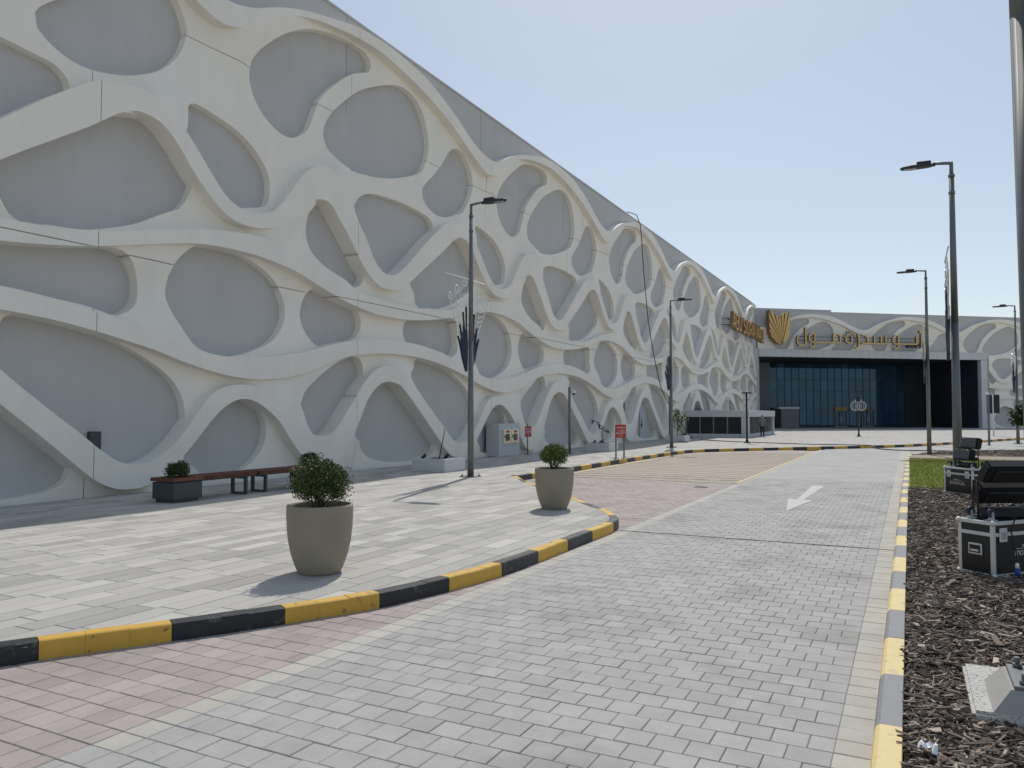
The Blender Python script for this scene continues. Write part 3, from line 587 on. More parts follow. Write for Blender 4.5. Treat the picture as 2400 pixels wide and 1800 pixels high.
# wood chips
def chips(n, fx, seed, smin, smax, zb):
    rs = np.random.RandomState(seed); V = np.zeros((n, 8, 3), np.float32); pos = np.array([fx(rs) for _ in range(n)])
    L_ = rs.uniform(smin, smax, n)*(0.55+0.9*rs.rand(n)**2)*(1+0.8*(rs.rand(n) < 0.06)); W_ = rs.uniform(0.003, 0.009, n)*(1+1.9*(rs.rand(n) < 0.14)); T_ = rs.uniform(0.0015, 0.006, n)
    yaw = rs.normal(0.35, 0.75, n)+math.pi*(rs.rand(n) < 0.5); pit = rs.normal(0, 0.22, n); rol = rs.normal(0, 0.5, n)
    u = np.stack([np.cos(yaw)*np.cos(pit), np.sin(yaw)*np.cos(pit), np.sin(pit)], 1); w = np.stack([-np.sin(yaw), np.cos(yaw), np.zeros(n)], 1)
    nn = np.cross(u, w); c, s = np.cos(rol)[:, None], np.sin(rol)[:, None]; w2 = w*c+nn*s; n2 = np.cross(u, w2)
    z = zb+rs.rand(n)*0.04+0.004; ctr = np.concatenate([pos, z[:, None]], 1)
    k = 0
    for a in (-1, 1):
        for b in (-1, 1):
            for d in (-1, 1):
                tp = 1.0 if a < 0 else rs.uniform(0.2, 1.0, n)
                V[:, k] = ctr+u*(a*L_/2)[:, None]+w2*(b*W_*tp)[:, None]+n2*(d*T_)[:, None]; k += 1
    F = np.array([(0, 1, 3, 2), (4, 6, 7, 5), (0, 4, 5, 1), (2, 3, 7, 6), (0, 2, 6, 4), (1, 5, 7, 3)])
    f = (np.arange(n)[:, None, None]*8+F[None]).reshape(-1, 4)
    me = bpy.data.meshes.new('wood_chips'); me.from_pydata(V.reshape(-1, 3).tolist(), [], f.tolist()); me.materials.append(M['chip']); return me
def fx_near(rs):
    while True:
        y = 3.2+(rs.rand()**1.5)*19.0; x = -0.05+rs.rand()*(0.9+y*0.14)
        return (x, y)
o = bpy.data.objects.new('wood_chip_mulch', chips(46000, fx_near, 11, 0.02, 0.13, KH-0.035)); col.objects.link(o); stuff(o, 'dark brown and grey wood chip mulch covering the bed by the kerb', 'mulch')
o = bpy.data.objects.new('wood_chip_mulch', chips(6000, lambda rs: (0.4+rs.rand()*9, 39.7+rs.rand()*12), 12, 0.08, 0.2, KH-0.015)); col.objects.link(o)
vsel = None
stuff(o, 'far wood chip mulch beyond the gravel strip', 'mulch')
# drop far chips that would lie on the road
me = o.data; bm = bmesh.new(); bm.from_mesh(me); edge_y = [q[1] for q in bed_edge]; edge_x = [q[0] for q in bed_edge]
bmesh.ops.delete(bm, geom=[v for v in bm.verts if v.co.x < np.interp(v.co.y, edge_y, edge_x)+0.05], context='VERTS'); bm.to_mesh(me); bm.free()
# grass blades
rs = np.random.RandomState(4); n = 42000
gy = 21.6+rs.rand(n)*14.7; gx = 0.0+rs.rand(n)*(5.5)
keep = gy > 21.75+0.12*np.sin(gx*5)+0.1*np.sin(gx*13+1); gx = gx[keep]; gy = gy[keep]; n = len(gx)
h = rs.uniform(0.03, 0.075, n); an = rs.rand(n)*6.28; lean = rs.uniform(0.1, 0.9, n)*h; wd = rs.uniform(0.006, 0.012, n)
V = np.zeros((n, 3, 3)); V[:, 0] = np.stack([gx-np.cos(an)*wd, gy-np.sin(an)*wd, np.full(n, KH-0.02)], 1); V[:, 1] = np.stack([gx+np.cos(an)*wd, gy+np.sin(an)*wd, np.full(n, KH-0.02)], 1)
V[:, 2] = np.stack([gx-np.sin(an)*lean, gy+np.cos(an)*lean, KH-0.02+h], 1)
me = bpy.data.meshes.new('grass'); me.from_pydata(V.reshape(-1, 3).tolist(), [], np.arange(3*n).reshape(-1, 3).tolist()); me.materials.append(M['grass'])
o = bpy.data.objects.new('grass', me); col.objects.link(o); stuff(o, 'short green lawn grass between mulch and gravel', 'grass')
# ------------------------------------------------------------------ mall building
PER = 14.542; XW = -16.26; DB = -0.23; DR = 0.33      # lattice period; web plane; backing and ribbon offsets from the web
NR = 64
def rib(k, t):
    a = np.array(RIB[k]); return np.interp(np.mod(t, PER), np.arange(NR+1)*PER/NR, np.append(a, a[0]))
def ribslope(i, t): return (rib('R%du' % i, t+0.15)+rib('R%dl' % i, t+0.15)-rib('R%du' % i, t-0.15)-rib('R%dl' % i, t-0.15))/0.6
def sstep(a, b, x): t = np.clip((x-a)/(b-a), 0, 1); return t*t*(3-2*t)
def web_depth(t, z):
    """the web swells out to the ribbon where a ribbon falls away above it or climbs below it"""
    keep = np.ones_like(t)
    for i in range(1, 6):
        u, l = rib('R%du' % i, t), rib('R%dl' % i, t); su = (rib('R%du' % i, t+0.15)-rib('R%du' % i, t-0.15))/0.3; sl = (rib('R%dl' % i, t+0.15)-rib('R%dl' % i, t-0.15))/0.3; cu = 1/np.sqrt(1+su*su); cs = 1/np.sqrt(1+sl*sl)
        fu = sstep(0.10, -0.40, su); fl = sstep(-0.02, 0.45, sl)
        if i == 1: fl = sstep(0.05, 0.5, sl)
        du = (z-u)*cu; dl = (l-z)*cs
        ku = np.where(du > -0.3, sstep(1.15, 0.0, np.abs(du)), 0)*(z > (u+l)/2); kl = np.where(dl > -0.3, sstep(1.15, 0.0, np.abs(dl)), 0)*(z < (u+l)/2)
        keep *= (1-fu*ku)*(1-fl*kl)
    return DR*(1-keep)
def split_islands(o):
    """pieces of a panel that the portal cuts apart become panels of their own"""
    me = o.data; ids = {}; par = []
    vid = []
    for v in me.vertices:
        k = (round(v.co.x, 2), round(v.co.y, 2), round(v.co.z, 2))
        if k not in ids: ids[k] = len(par); par.append(len(par))
        vid.append(ids[k])
    def find(x):
        while par[x] != x: par[x] = par[par[x]]; x = par[x]
        return x
    for p in me.polygons:
        r = find(vid[p.vertices[0]])
        for q in p.vertices[1:]: par[find(vid[q])] = r
    groups = {}
    for p in me.polygons: groups.setdefault(find(vid[p.vertices[0]]), []).append(p.index)
    if len(groups) < 2: return
    for gi_, fl in enumerate(groups.values()):
        used = sorted({v for f in fl for v in me.polygons[f].vertices}); mp = {v: i for i, v in enumerate(used)}
        m2 = bpy.data.meshes.new('facade_panel'); m2.from_pydata([tuple(me.vertices[v].co) for v in used], [], [[mp[v] for v in me.polygons[f].vertices] for f in fl]); m2.materials.append(me.materials[0])
        m2.polygons.foreach_set('use_smooth', [True]*len(fl)); o2 = bpy.data.objects.new('facade_panel', m2); col.objects.link(o2); o2.parent = o.parent
    bpy.data.objects.remove(o)
def build_lattice(O, dirv, nrm, t0, t1, tmap, zmap, zinv, joints_t, joints_z, parent, zmin, drop=None, mat='lattice'):
    """O: world point of t-param 0 on the web plane. tmap: wall parameter -> pattern t. zmap: pattern z -> wall z"""
    pts = []; edges = []; gi = 0.0105
    def poly(P, closed):
        o = len(pts); n = len(P)
        for p in P: pts.append(p)
        for i in range(n if closed else n-1): edges.append((o+i, o+(i+1) % n))
    ts = np.arange(t0, t1+0.001, 0.2)
    for k in RIB: poly([(t, float(zmap(rib(k, tmap(t))))) for t in ts], False)
    holes = []
    inv0, inv1 = tmap(t0), tmap(t1); scl = (inv1-inv0)/(t1-t0)
    for k, H in HOLES.items():
        for m in range(-3, 9):
            P = [((h[0]+m*PER-inv0)/scl+t0, float(zmap(h[1]))) for h in catmull(H, True, 0.22)]
            if max(p[0] for p in P) < t0 or min(p[0] for p in P) > t1: continue
            P2 = [(min(max(p[0], t0), t1), p[1]) for p in P]
            holes.append(np.array(P)); poly(P2, True)
    for j in joints_t:
        for g in (-gi, gi): poly([(j+g, z) for z in np.arange(zmin, 15.5, 0.5)], False)
    for z in joints_z:
        for g in (-gi, gi): poly([(t, z+g) for t in np.arange(t0, t1+0.01, 0.5)], False)
    poly([(t, zmin) for t in np.arange(t0, t1+0.01, 0.4)], False)
    if drop is not None: poly(drop, True)
    gt, gz = np.meshgrid(np.arange(t0+0.1, t1, 0.36), np.arange(zmin+0.1, 15.0, 0.36)); gt = gt.ravel()+np.random.uniform(-0.05, 0.05, gt.size); gz = gz.ravel()+np.random.uniform(-0.05, 0.05, gz.size)
    pts += list(zip(np.clip(gt, t0, t1).tolist(), gz.tolist()))
    res = delaunay_2d_cdt([Vector((float(a), float(b))) for a, b in pts], edges, [], 0, 1e-5)
    V = np.array([(v.x, v.y) for v in res[0]]); F = np.array(res[2])
    C = V[F].mean(1); tp = tmap(C[:, 0]); zp = zinv(C[:, 1])
    isr = np.zeros(len(F), bool)
    for i in range(1, 6): isr |= (zp < rib('R%du' % i, tp)) & (zp > rib('R%dl' % i, tp))
    kept = (zp < rib('R1u', tp)) & (C[:, 1] > zmin) & (C[:, 0] > t0) & (C[:, 0] < t1)
    inh = np.zeros(len(F), bool)
    for H in holes:
        b = (C[:, 0] > H[:, 0].min()) & (C[:, 0] < H[:, 0].max()) & (C[:, 1] > H[:, 1].min()) & (C[:, 1] < H[:, 1].max()); ix = np.where(b)[0]
        if len(ix): inh[ix] |= inside(H, C[ix, 0], C[ix, 1])
    kept &= ~(inh & ~isr)
    for j in joints_t: kept &= np.abs(C[:, 0]-j) > gi
    for z in joints_z: kept &= np.abs(C[:, 1]-z) > gi
    if drop is not None: kept &= ~inside(drop, C[:, 0], C[:, 1])
    # panels
    cp = np.searchsorted(joints_t, C[:, 0]); rp = np.searchsorted(joints_z, C[:, 1]); pid = cp*10+rp
    wd = web_depth(tmap(V[:, 0]), zinv(V[:, 1]))
    O = np.array(O, float); dv = np.array([*dirv, 0.0]); nv = np.array([*nrm, 0.0])
    def wpos(vi, dep): return O+V[vi, 0][:, None]*dv+np.asarray(dep)[:, None]*nv+np.array([0, 0, 1.0])*V[vi, 1][:, None]
    # edge adjacency
    E = np.concatenate([F[:, [0, 1]], F[:, [1, 2]], F[:, [2, 0]]]); fi = np.tile(np.arange(len(F)), 3)
    key = np.sort(E, 1); kk = key[:, 0].astype(np.int64)*len(V)+key[:, 1]; od = np.argsort(kk, kind='stable'); kk = kk[od]; E = E[od]; fi = fi[od]
    same = np.where(kk[1:] == kk[:-1])[0]; partner = np.full(len(kk), -1); partner[same] = fi[same+1]; partner[same+1] = fi[same]
    ara = np.cross(V[F[:, 1]]-V[F[:, 0]], V[F[:, 2]]-V[F[:, 0]])
    # orientation: pattern (t,z) with normal n: need t x z = +-n
    flip = np.dot(np.cross(dv, [0, 0, 1.0]), nv) < 0
    sgn = np.where(ara > 0, 1, -1)*(-1 if flip else 1)
    walls = []
    k1 = kept[fi]; k2 = np.where(partner >= 0, kept[partner], False)
    same_r = np.where(partner >= 0, isr[partner], False)
    out = np.where(k1 & ~k2)[0]; stp = np.where(k1 & k2 & isr[fi] & ~same_r)[0]
    panels = {}
    for p in np.unique(pid[kept]):
        vs = []; fs = []; off = 0
        for reg in (True, False):
            sel = np.where(kept & (pid == p) & (isr == reg))[0]
            if not len(sel): continue
            Ff = F[sel].copy(); neg = sgn[sel] < 0; Ff[neg] = Ff[neg][:, ::-1]
            uq, inv = np.unique(Ff, return_inverse=True); inv = inv.reshape(Ff.shape)
            vs.append(wpos(uq, np.full(len(uq), DR) if reg else wd[uq])); fs += (inv+off).tolist(); off += len(uq)
        for idx, lo in ((out[isr[fi[out]]], None), (out[~isr[fi[out]]], None), (stp, 'w')):
            sel = idx[pid[fi[idx]] == p]
            if not len(sel): continue
            e = E[sel].copy(); neg = sgn[fi[sel]] < 0; e[neg] = e[neg][:, ::-1]
            if lo == 'w': sel_ok = (DR-np.minimum(wd[e[:, 0]], wd[e[:, 1]])) > 0.004; e = e[sel_ok]; hi = np.full(e.shape, DR); low = wd[e]
            else: r_ = isr[fi[sel]][:, None]*np.ones(e.shape, bool); hi = np.where(r_, DR, wd[e]); low = np.full(e.shape, DB-0.01)
            if not len(e): continue
            # weld neighbouring wall quads so that curved reveals shade smoothly
            uq, inv = np.unique(e, return_inverse=True); inv = inv.reshape(e.shape); m = len(uq)
            hv = np.zeros(m); lv = np.zeros(m); hv[inv] = hi; lv[inv] = low
            vs.append(np.concatenate([wpos(uq, hv), wpos(uq, lv)]))
            fs += np.stack([inv[:, 1], inv[:, 0], inv[:, 0]+m, inv[:, 1]+m], 1).__add__(off).tolist(); off += 2*m
        if not vs: continue
        A = np.concatenate(vs)
        me = bpy.data.meshes.new('facade_panel'); me.from_pydata(A.tolist(), [], fs); me.materials.append(M[mat])
        me.polygons.foreach_set('use_smooth', [True]*len(fs)); me.update()
        o = bpy.data.objects.new('facade_panel', me); col.objects.link(o); o.parent = parent
        if drop is not None: split_islands(o)
SHIFT = [('pill', range(13, 18), -0.5), ('wedge', [0]+list(range(15, 20)), -0.45), ('wedge', [1, 14], -0.2), ('tent', range(0, 4), -0.4), ('arch', [0, 1, 14, 15, 16], -0.45), ('leaf', range(10, 15), -0.2), ('heart', [0, 18], -0.12), ('heart', [15, 16, 17], -0.3)]
for k_, ix_, d_ in SHIFT:
    for i_ in ix_: HOLES[k_][i_] = (HOLES[k_][i_][0]+d_, HOLES[k_][i_][1])
HOLES['bean'] = [(24.93, 8.57), (23.65, 7.56), (22.85, 6.75), (23.35, 6.38), (23.65, 6.07), (24.06, 5.94), (24.42, 6.03), (25.11, 6.08), (25.65, 6.2), (26.43, 6.47), (26.84, 6.67), (27.31, 6.94), (27.62, 7.18), (27.8, 7.42), (27.93, 7.69), (28.01, 7.96), (28.02, 8.24), (27.94, 8.65), (27.77, 8.99), (27.21, 9.4), (26.57, 9.39)]
HOLES['sail'] = [(22.96, 3.33), (23.4, 3.7), (23.57, 3.94), (23.82, 4.07), (23.83, 4.21), (24.81, 4.1), (25.37, 4), (25.9, 3.76), (26.49, 3.52), (27.12, 3.2), (27.57, 2.9), (27.85, 2.58), (27.99, 2.27), (28.04, 1.96), (28.01, 1.61), (27.87, 1.3), (27.65, 1.04), (27.35, 0.85), (27, 0.75), (26.63, 0.71), (26.27, 0.71), (25.81, 0.99), (25.04, 1.6), (24.03, 2.35)]
HOLES['pill'][18:22] = [(13.66, 8.02), (13.30, 8.42), (13.10, 8.85), (13.20, 9.30)]
for i_ in range(12, 19): HOLES['bean'][i_] = (HOLES['bean'][i_][0]+0.16, HOLES['bean'][i_][1])
HOLES['bean'][16:] = [(28.12, 8.20), (27.98, 8.46), (27.60, 8.78), (27.10, 9.08), (26.50, 9.08)]
mall = thing('mall_building', 'long pale mall with sculpted cream lattice facade over grey wall and glazed entrance', 'building', (0, 0, 0))
YC = 97.0; YL = 94.0                          # corner of the two wings; end of the lattice
jt = [10.85+7.03*9/7.0*k for k in range(0)] or [10.85+9.06*k for k in range(-2, 10)]
build_lattice((XW, 0, 0), (0, 1), (1, 0), -2.0, YL, lambda t: np.asarray(t, float), lambda z: z, lambda z: z, [j for j in jt if -2 < j < YL-0.5], [5.70, 11.69], mall, KH-0.03)
PH = 15.30; BX = XW+DB
w = MB().box(BX-0.6, BX, -2.0, YL+0.3, 0, PH)
w.build('wall', M['backing'], mall)
MB().box(BX-0.7, BX+0.05, -2.0, YL+0.35, PH, PH+0.07).build('parapet_cap', M['parapet'], mall)
# joint lines on the grey wall above the waves
for j in jt:
    if -2 < j < YL: MB().box(BX+0.001, BX+0.004, j-0.006, j+0.006, 12.0, PH).build('wall_joint', M['greyclad'], mall)
# flat cladding strip between lattice and entrance
for k in range(8):
    z0 = KH+k*1.45; z1 = min(z0+1.44, 9.9 if k > 5 else 99)
    if z1 > z0: MB().box(XW-0.15, XW+0.12, YL+0.02, YC-0.01, z0, z1).build('cladding_panel', M['panel'], mall, bevel=0.008)
MB().box(XW-0.9, XW-0.16, YL-0.3, YC, 0, PH).build('wall', M['backing'], mall)
# --- entrance wing
ED = np.array([0.77989238, 0.62591363]); EN = np.array([0.62591363, -0.77989238]); E0 = np.array([XW, YC])
PHE = 14.67; SE = 58.0
def ep(s, off=0.0, z=0.0): p = E0+ED*s+EN*off; return (float(p[0]), float(p[1]), z)
def ebox(mb, s0, s1, o0, o1, z0, z1, mi=0):
    vs = [ep(s, o, z) for z in (z0, z1) for o in (o1, o0) for s in (s0, s1)]
    return mb.add(vs, [(0, 2, 3, 1), (4, 5, 7, 6), (0, 1, 5, 4), (2, 6, 7, 3), (0, 4, 6, 2), (1, 3, 7, 5)], mi)
tt = np.arange(0, PER, 0.05); TTR = float(tt[np.argmin(rib('R1u', tt))])   # trough phase
SS = 0.9325
zm = lambda z: np.asarray(z)*1.0-0.50*np.clip(np.asarray(z)/12.0, 0, 1)
def zi(z): z = np.asarray(z); return np.where(z+0.5 > 12.0, z+0.5, z/(1-0.5/12.0))
FT, FB = 9.92, 9.00
drop = [(-1.0, -1.0), (32.6, -1.0), (32.6, FT-0.02), (-1.0, FT-0.02)]
ejt = [4.5+9.06*k for k in range(6)]
build_lattice((*E0, 0), ED, EN, 0.0, SE, lambda s: (np.asarray(s, float)-14.45)/SS+TTR, zm, zi, ejt, [5.3, 11.3], mall, KH-0.03, drop)
ebox(MB(), 0, SE, DB-0.6, DB, FT-0.5, PHE).build('wall', M['backing'], mall)
ebox(MB(), 32.5, SE, DB-0.6, DB, 0, FT-0.5).build('wall', M['backing'], mall)
ebox(MB(), 0, SE, DB-0.7, DB+0.05, PHE, PHE+0.07).build('parapet_cap', M['parapet'], mall)
ebox(MB(), 0.0, 10.9, -3.0, -1.2, PHE-0.5, 15.15).build('roof_upstand', M['parapet'], mall)
# fascia panels over the portal
n = 30; w_ = 32.4/n
for k in range(n): ebox(MB(), k*w_+0.008, (k+1)*w_-0.008, -0.25, 0.30, FB, FT).build('fascia_panel', M['panel'], mall, bevel=0.006)
for k in range(7): ebox(MB(), 31.45, 32.42, -0.3, 0.28, KH+k*1.26, KH+k*1.26+1.25).build('cladding_panel', M['panel'], mall, bevel=0.006)
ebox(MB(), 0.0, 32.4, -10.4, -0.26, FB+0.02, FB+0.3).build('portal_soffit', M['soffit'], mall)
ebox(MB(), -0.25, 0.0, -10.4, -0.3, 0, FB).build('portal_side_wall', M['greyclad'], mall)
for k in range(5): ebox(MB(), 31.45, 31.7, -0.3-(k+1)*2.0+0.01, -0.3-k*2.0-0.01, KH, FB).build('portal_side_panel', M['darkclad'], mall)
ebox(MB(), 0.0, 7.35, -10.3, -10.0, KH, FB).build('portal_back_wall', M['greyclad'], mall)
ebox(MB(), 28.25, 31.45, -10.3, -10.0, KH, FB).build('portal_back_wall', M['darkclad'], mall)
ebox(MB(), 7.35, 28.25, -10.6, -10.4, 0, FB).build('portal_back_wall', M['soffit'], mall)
pw = (28.25-7.35)/19; zr = [KH+0.1, 2.55, 5.13, 6.74, FB-0.05]
for i in range(19):
    for j in range(4):
        s0 = 7.35+i*pw
        ebox(MB(), s0+0.03, s0+pw-0.03, -10.08, -10.04, zr[j]+0.03, zr[j+1]-0.03).build('glass_pane', M['glass'], mall)
    if i: ebox(MB(), 7.35+i*pw-0.03, 7.35+i*pw+0.03, -10.1, -9.99, KH, FB).build('mullion', M['mullion'], mall)
for z in zr[1:-1]: ebox(MB(), 7.35, 28.25, -10.1, -10.0, z-0.03, z+0.03).build('transom', M['mullion'], mall)
ebox(MB(), 7.35, 28.25, -10.12, -9.95, KH, KH+0.1).build('sill', M['mullion'], mall)
for s0 in (17.05, 21.3):                       # two door leaves pairs with pale frames
    for q in (0, 1):
        d = MB(); a = s0+q*1.0
        ebox(d, a, a+0.07, -9.98, -9.9, KH, 2.5); ebox(d, a+0.9, a+0.97, -9.98, -9.9, KH, 2.5); ebox(d, a, a+0.97, -9.98, -9.9, 2.43, 2.5); ebox(d, a, a+0.97, -9.98, -9.9, KH, KH+0.2)
        dd_ = d.build('door', M['louvre'], mall); h = MB(); ebox(h, a+(0.8 if q == 0 else 0.13), a+(0.84 if q == 0 else 0.17), -9.9, -9.84, 0.95, 1.6); h.build('handle', M['alu'], dd_)
# steel door in the long facade and a small grey box on the wall
d = MB().box(BX+0.02, BX+0.10, 51.0, 52.35, KH, 2.75).build('door', M['door'], mall, bevel=0.01)
MB().box(BX+0.10, BX+0.17, 51.12, 51.26, 1.15, 1.30).cyl((BX+0.14, 51.19, 1.05), (BX+0.14, 51.19, 1.6), 0.02).build('handle', M['black'], d)
MB().box(BX+0.001, BX+0.12, 11.05, 11.32, 1.18, 1.60).build('wall_box', M['anth'], mall, bevel=0.01)
MB().box(BX+0.2, BX+0.35, 46.9, 47.1, 2.2, 2.75).build('wall_box', M['louvred'], mall, bevel=0.01)

MB().box(-60.0, BX-0.6, -2.0, YC+6, 0, PH-0.7).build('roof', M['parapet'], mall)
ebox(MB(), 0.0, SE, -34.0, -10.65, 0, PHE-0.6).build('roof', M['parapet'], mall)
ebox(MB(), 0.0, SE, -10.65, DB-0.6, FB+0.31, PHE-0.6).build('roof', M['parapet'], mall)

# --- signs fixed to the mall
LET = {'A': [[(0, 0), (0.5, 1), (1, 0)], [(0.2, 0.3), (0.8, 0.3)]], 'B': [[(0, 0), (0, 1), (0.6, 1), (0.85, 0.9), (0.85, 0.62), (0.6, 0.52), (0, 0.52)], [(0.6, 0.52), (0.95, 0.4), (0.95, 0.12), (0.65, 0), (0, 0)]],
       'U': [[(0, 1), (0, 0.25), (0.2, 0.03), (0.75, 0.03), (0.95, 0.25), (0.95, 1)]], 'S': [[(0.9, 0.85), (0.7, 1), (0.25, 1), (0.05, 0.8), (0.15, 0.6), (0.8, 0.42), (0.95, 0.2), (0.75, 0), (0.2, 0), (0, 0.15)]],
       'I': [[(0.1, 0), (0.1, 1)]], 'D': [[(0, 0), (0, 1), (0.55, 1), (0.9, 0.75), (0.9, 0.25), (0.55, 0), (0, 0)]], 'R': [[(0, 0), (0, 1), (0.65, 1), (0.9, 0.85), (0.9, 0.6), (0.65, 0.45), (0, 0.45)], [(0.5, 0.45), (0.95, 0)]],
       'M': [[(0, 0), (0.1, 1), (0.55, 0.2), (1.0, 1), (1.1, 0)]], 'L': [[(0, 1), (0, 0), (0.75, 0)]]}
sg = thing('mall_sign', 'gold raised Latin letters reading ABU SIDRA MALL on the long facade', 'sign', (XW+0.62, 75.2, 0))
y = 0.35; hgt = 1.40; wd_ = 1.15
for ch in 'ABU SIDRA MALL':
    if ch == ' ': y += 0.75; continue
    mb = MB()
    for st in LET[ch]: stroke(mb, [(a*wd_+y, b*hgt+10.38) for a, b in st], 0.2, (0, 0, 0), (0, 1, 0), (0, 0, 1), (1, 0, 0), 0.35, 0.75)
    mb.build('letter', [M['gold'], M['goldside']], sg)
    y += {'I': 0.55, 'M': 1.65, 'L': 1.2}.get(ch, 1.55)
rl = MB().box(0.10, 0.16, 0.0, y, 10.62, 10.70).box(0.10, 0.16, 0.0, y, 11.25, 11.33)
for k in range(12): rl.box(-0.4, 0.35, k*y/12+0.3, k*y/12+0.36, 10.63, 10.69); rl.box(-0.4, 0.35, k*y/12+0.3, k*y/12+0.36, 11.26, 11.32)
rl.build('support_rail', M['anth'], sg)
# arabic lettering on the entrance wing, strokes in (s, z)
def ar(pts): return [(4.62+(x-160)*(17.6/1850.0), 12.62-(y_-70-0.011*(x-160))*0.0087) for x, y_ in pts]
AR = [('alif', [[(1988, 150), (1988, 312)], [(2002, 104), (1966, 108), (1966, 132), (2004, 134)]]),
      ('ba', [[(1915, 188), (1915, 300), (1650, 300)], [(1918, 345), (1938, 345)]]),
      ('waw', [[(1640, 178), (1585, 182), (1558, 215), (1560, 270), (1590, 300), (1640, 300)], [(1640, 170), (1640, 330), (1622, 360), (1572, 364)]]),
      ('sin', [[(1450, 182), (1450, 298), (1285, 300)], [(1382, 190), (1382, 298)], [(1280, 190), (1284, 298), (1090, 296)]]),
      ('dal', [[(1098, 176), (1150, 182), (1182, 225), (1180, 290)]]),
      ('ra', [[(1042, 158), (1050, 230), (1052, 300), (1040, 348), (1002, 364)]]),
      ('ta_marbuta', [[(945, 185), (947, 290), (895, 290), (862, 262), (858, 215), (890, 170), (945, 150)], [(882, 130), (892, 130)], [(905, 128), (915, 128)]]),
      ('mim', [[(684, 168), (684, 286), (430, 284)], [(684, 172), (740, 166), (778, 185), (784, 284), (690, 286)]]),
      ('waw', [[(412, 160), (362, 165), (336, 200), (336, 258), (362, 284), (412, 284)], [(412, 152), (412, 322), (398, 348), (346, 350)]]),
      ('lam', [[(282, 74), (286, 296), (262, 328), (196, 328), (166, 292), (164, 240), (182, 195)]])]
asg = thing('arabic_sign', 'gold raised Arabic lettering above the glazed entrance', 'sign', ep(0, 0.45))
for nm, sts in AR:
    mb = MB()
    for st in sts: stroke(mb, ar(st), 0.17, (0, 0, 0), (*ED, 0), (0, 0, 1), (*EN, 0), 0.35, 0.70)
    mb.build('letter', [M['gold'], M['goldside']], asg)
ar_ = MB()
for z in (10.95, 11.45):
    vs = [Vector((*(ED*s), 0))+Vector((*(EN*o), 0))+Vector((0, 0, zz)) for zz in (z, z+0.07) for o in (0.34, 0.28) for s in (4.8, 22.3)]
    ar_.add(vs, [(0, 2, 3, 1), (4, 5, 7, 6), (0, 1, 5, 4), (2, 6, 7, 3), (0, 4, 6, 2), (1, 3, 7, 5)])
ar_.build('support_rail', M['anth'], asg)
vs = [Vector((*(ED*s), 0))+Vector((*(EN*o), 0))+Vector((0, 0, zz)) for zz in (10.35, 10.85) for o in (0.33, -0.1) for s in (20.3, 22.2)]
MB().add(vs, [(0, 2, 3, 1), (4, 5, 7, 6), (0, 1, 5, 4), (2, 6, 7, 3), (0, 4, 6, 2), (1, 3, 7, 5)]).build('transformer_box', M['anth'], asg)
# emblem: tulip of gold blades radiating from its foot
OUT = [(520, 285), (560, 318), (590, 345), (607, 368), (612, 350), (630, 325), (655, 310), (685, 305), (688, 400), (687, 470), (678, 520), (655, 558), (625, 580), (600, 575), (570, 555), (540, 515), (527, 470), (523, 380)]
def lg(p): return ((p[0]-520)/165.0*2.75, (580-p[1])/295.0*4.25)
outl = [lg(p) for p in OUT]; foot = lg((624, 572))
emb = thing('mall_emblem', 'gold tulip emblem of radiating blades at the corner above the entrance', 'emblem', ep(0.85, 0.9, 10.45))
angs = [R(a) for a in (-30, 76, 84, 91, 98, 105, 113, 121, 131, 142, 154, 215)]
dense = []
for i in range(len(outl)):
    a, b = outl[i], outl[(i+1) % len(outl)]
    for k in range(8): dense.append((a[0]+(b[0]-a[0])*k/8, a[1]+(b[1]-a[1])*k/8))
def ang(p): return math.atan2(p[1]-foot[1], p[0]-foot[0])
for i in range(len(angs)-1):
    a0, a1 = angs[i]+0.012, angs[i+1]-0.012
    sel = [p for p in dense if a0 <= (ang(p) if ang(p) > -1.2 else ang(p)+2*math.pi) <= a1 and math.hypot(p[0]-foot[0], p[1]-foot[1]) > 0.12]
    sel.sort(key=lambda p: (ang(p) if ang(p) > -1.2 else ang(p)+2*math.pi))
    if len(sel) < 2: continue
    md = (a0+a1)/2; base = (foot[0]+0.10*math.cos(md), foot[1]+0.10*math.sin(md))
    MB().prism([base]+sel, (0, 0, 0), (*ED, 0), (0, 0, 1), (*EN, 0), 0.0, 0.30, 0, 1).build('blade', [M['gold'], M['goldside']], emb)
MB().prism([(foot[0]+(p[0]-foot[0])*0.97, foot[1]+(p[1]-foot[1])*0.97) for p in outl], (0, 0, 0), (*ED, 0), (0, 0, 1), (*EN, 0), -0.5, 0.16).build('back_plate', M['goldside'], emb)
# ENTRANCE lettering boards above the doors
es = thing('entrance_sign', 'orange ENTRANCE lettering board above the glass doors', 'sign', ep(18.1, -9.93, 2.72), math.atan2(ED[1], ED[0]))
MB().box(-0.95, 0.95, -0.03, 0.0, -0.2, 0.2).build('board', M['frond'], es)
o = linkmesh('lettering', text_mesh('ENTRANCE', 0.36, 'lettering', M['orange']), es, (0, -0.045, 0)); o.rotation_euler = (R(90), 0, 0)
es = thing('entrance_sign', 'small dark board with pale Arabic script right of the ENTRANCE board', 'sign', ep(22.3, -9.93, 2.72), math.atan2(ED[1], ED[0]))
MB().box(-0.6, 0.6, -0.03, 0.0, -0.16, 0.16).build('board', M['anth'], es)
mb = MB()
for st in ([(0.42, 0.06), (0.42, -0.06), (0.1, -0.06), (0.1, 0.03), (0.22, 0.06)], [(0.0, 0.08), (0.0, -0.1), (-0.08, -0.12)], [(-0.16, 0.05), (-0.42, 0.05), (-0.42, -0.06), (-0.16, -0.06)]):
    stroke(mb, st, 0.03, (0, 0, 0), (1, 0, 0), (0, 0, 1), (0, -1, 0), 0.03, 0.045)
mb.build('lettering', [M['gold'], M['gold']], es)
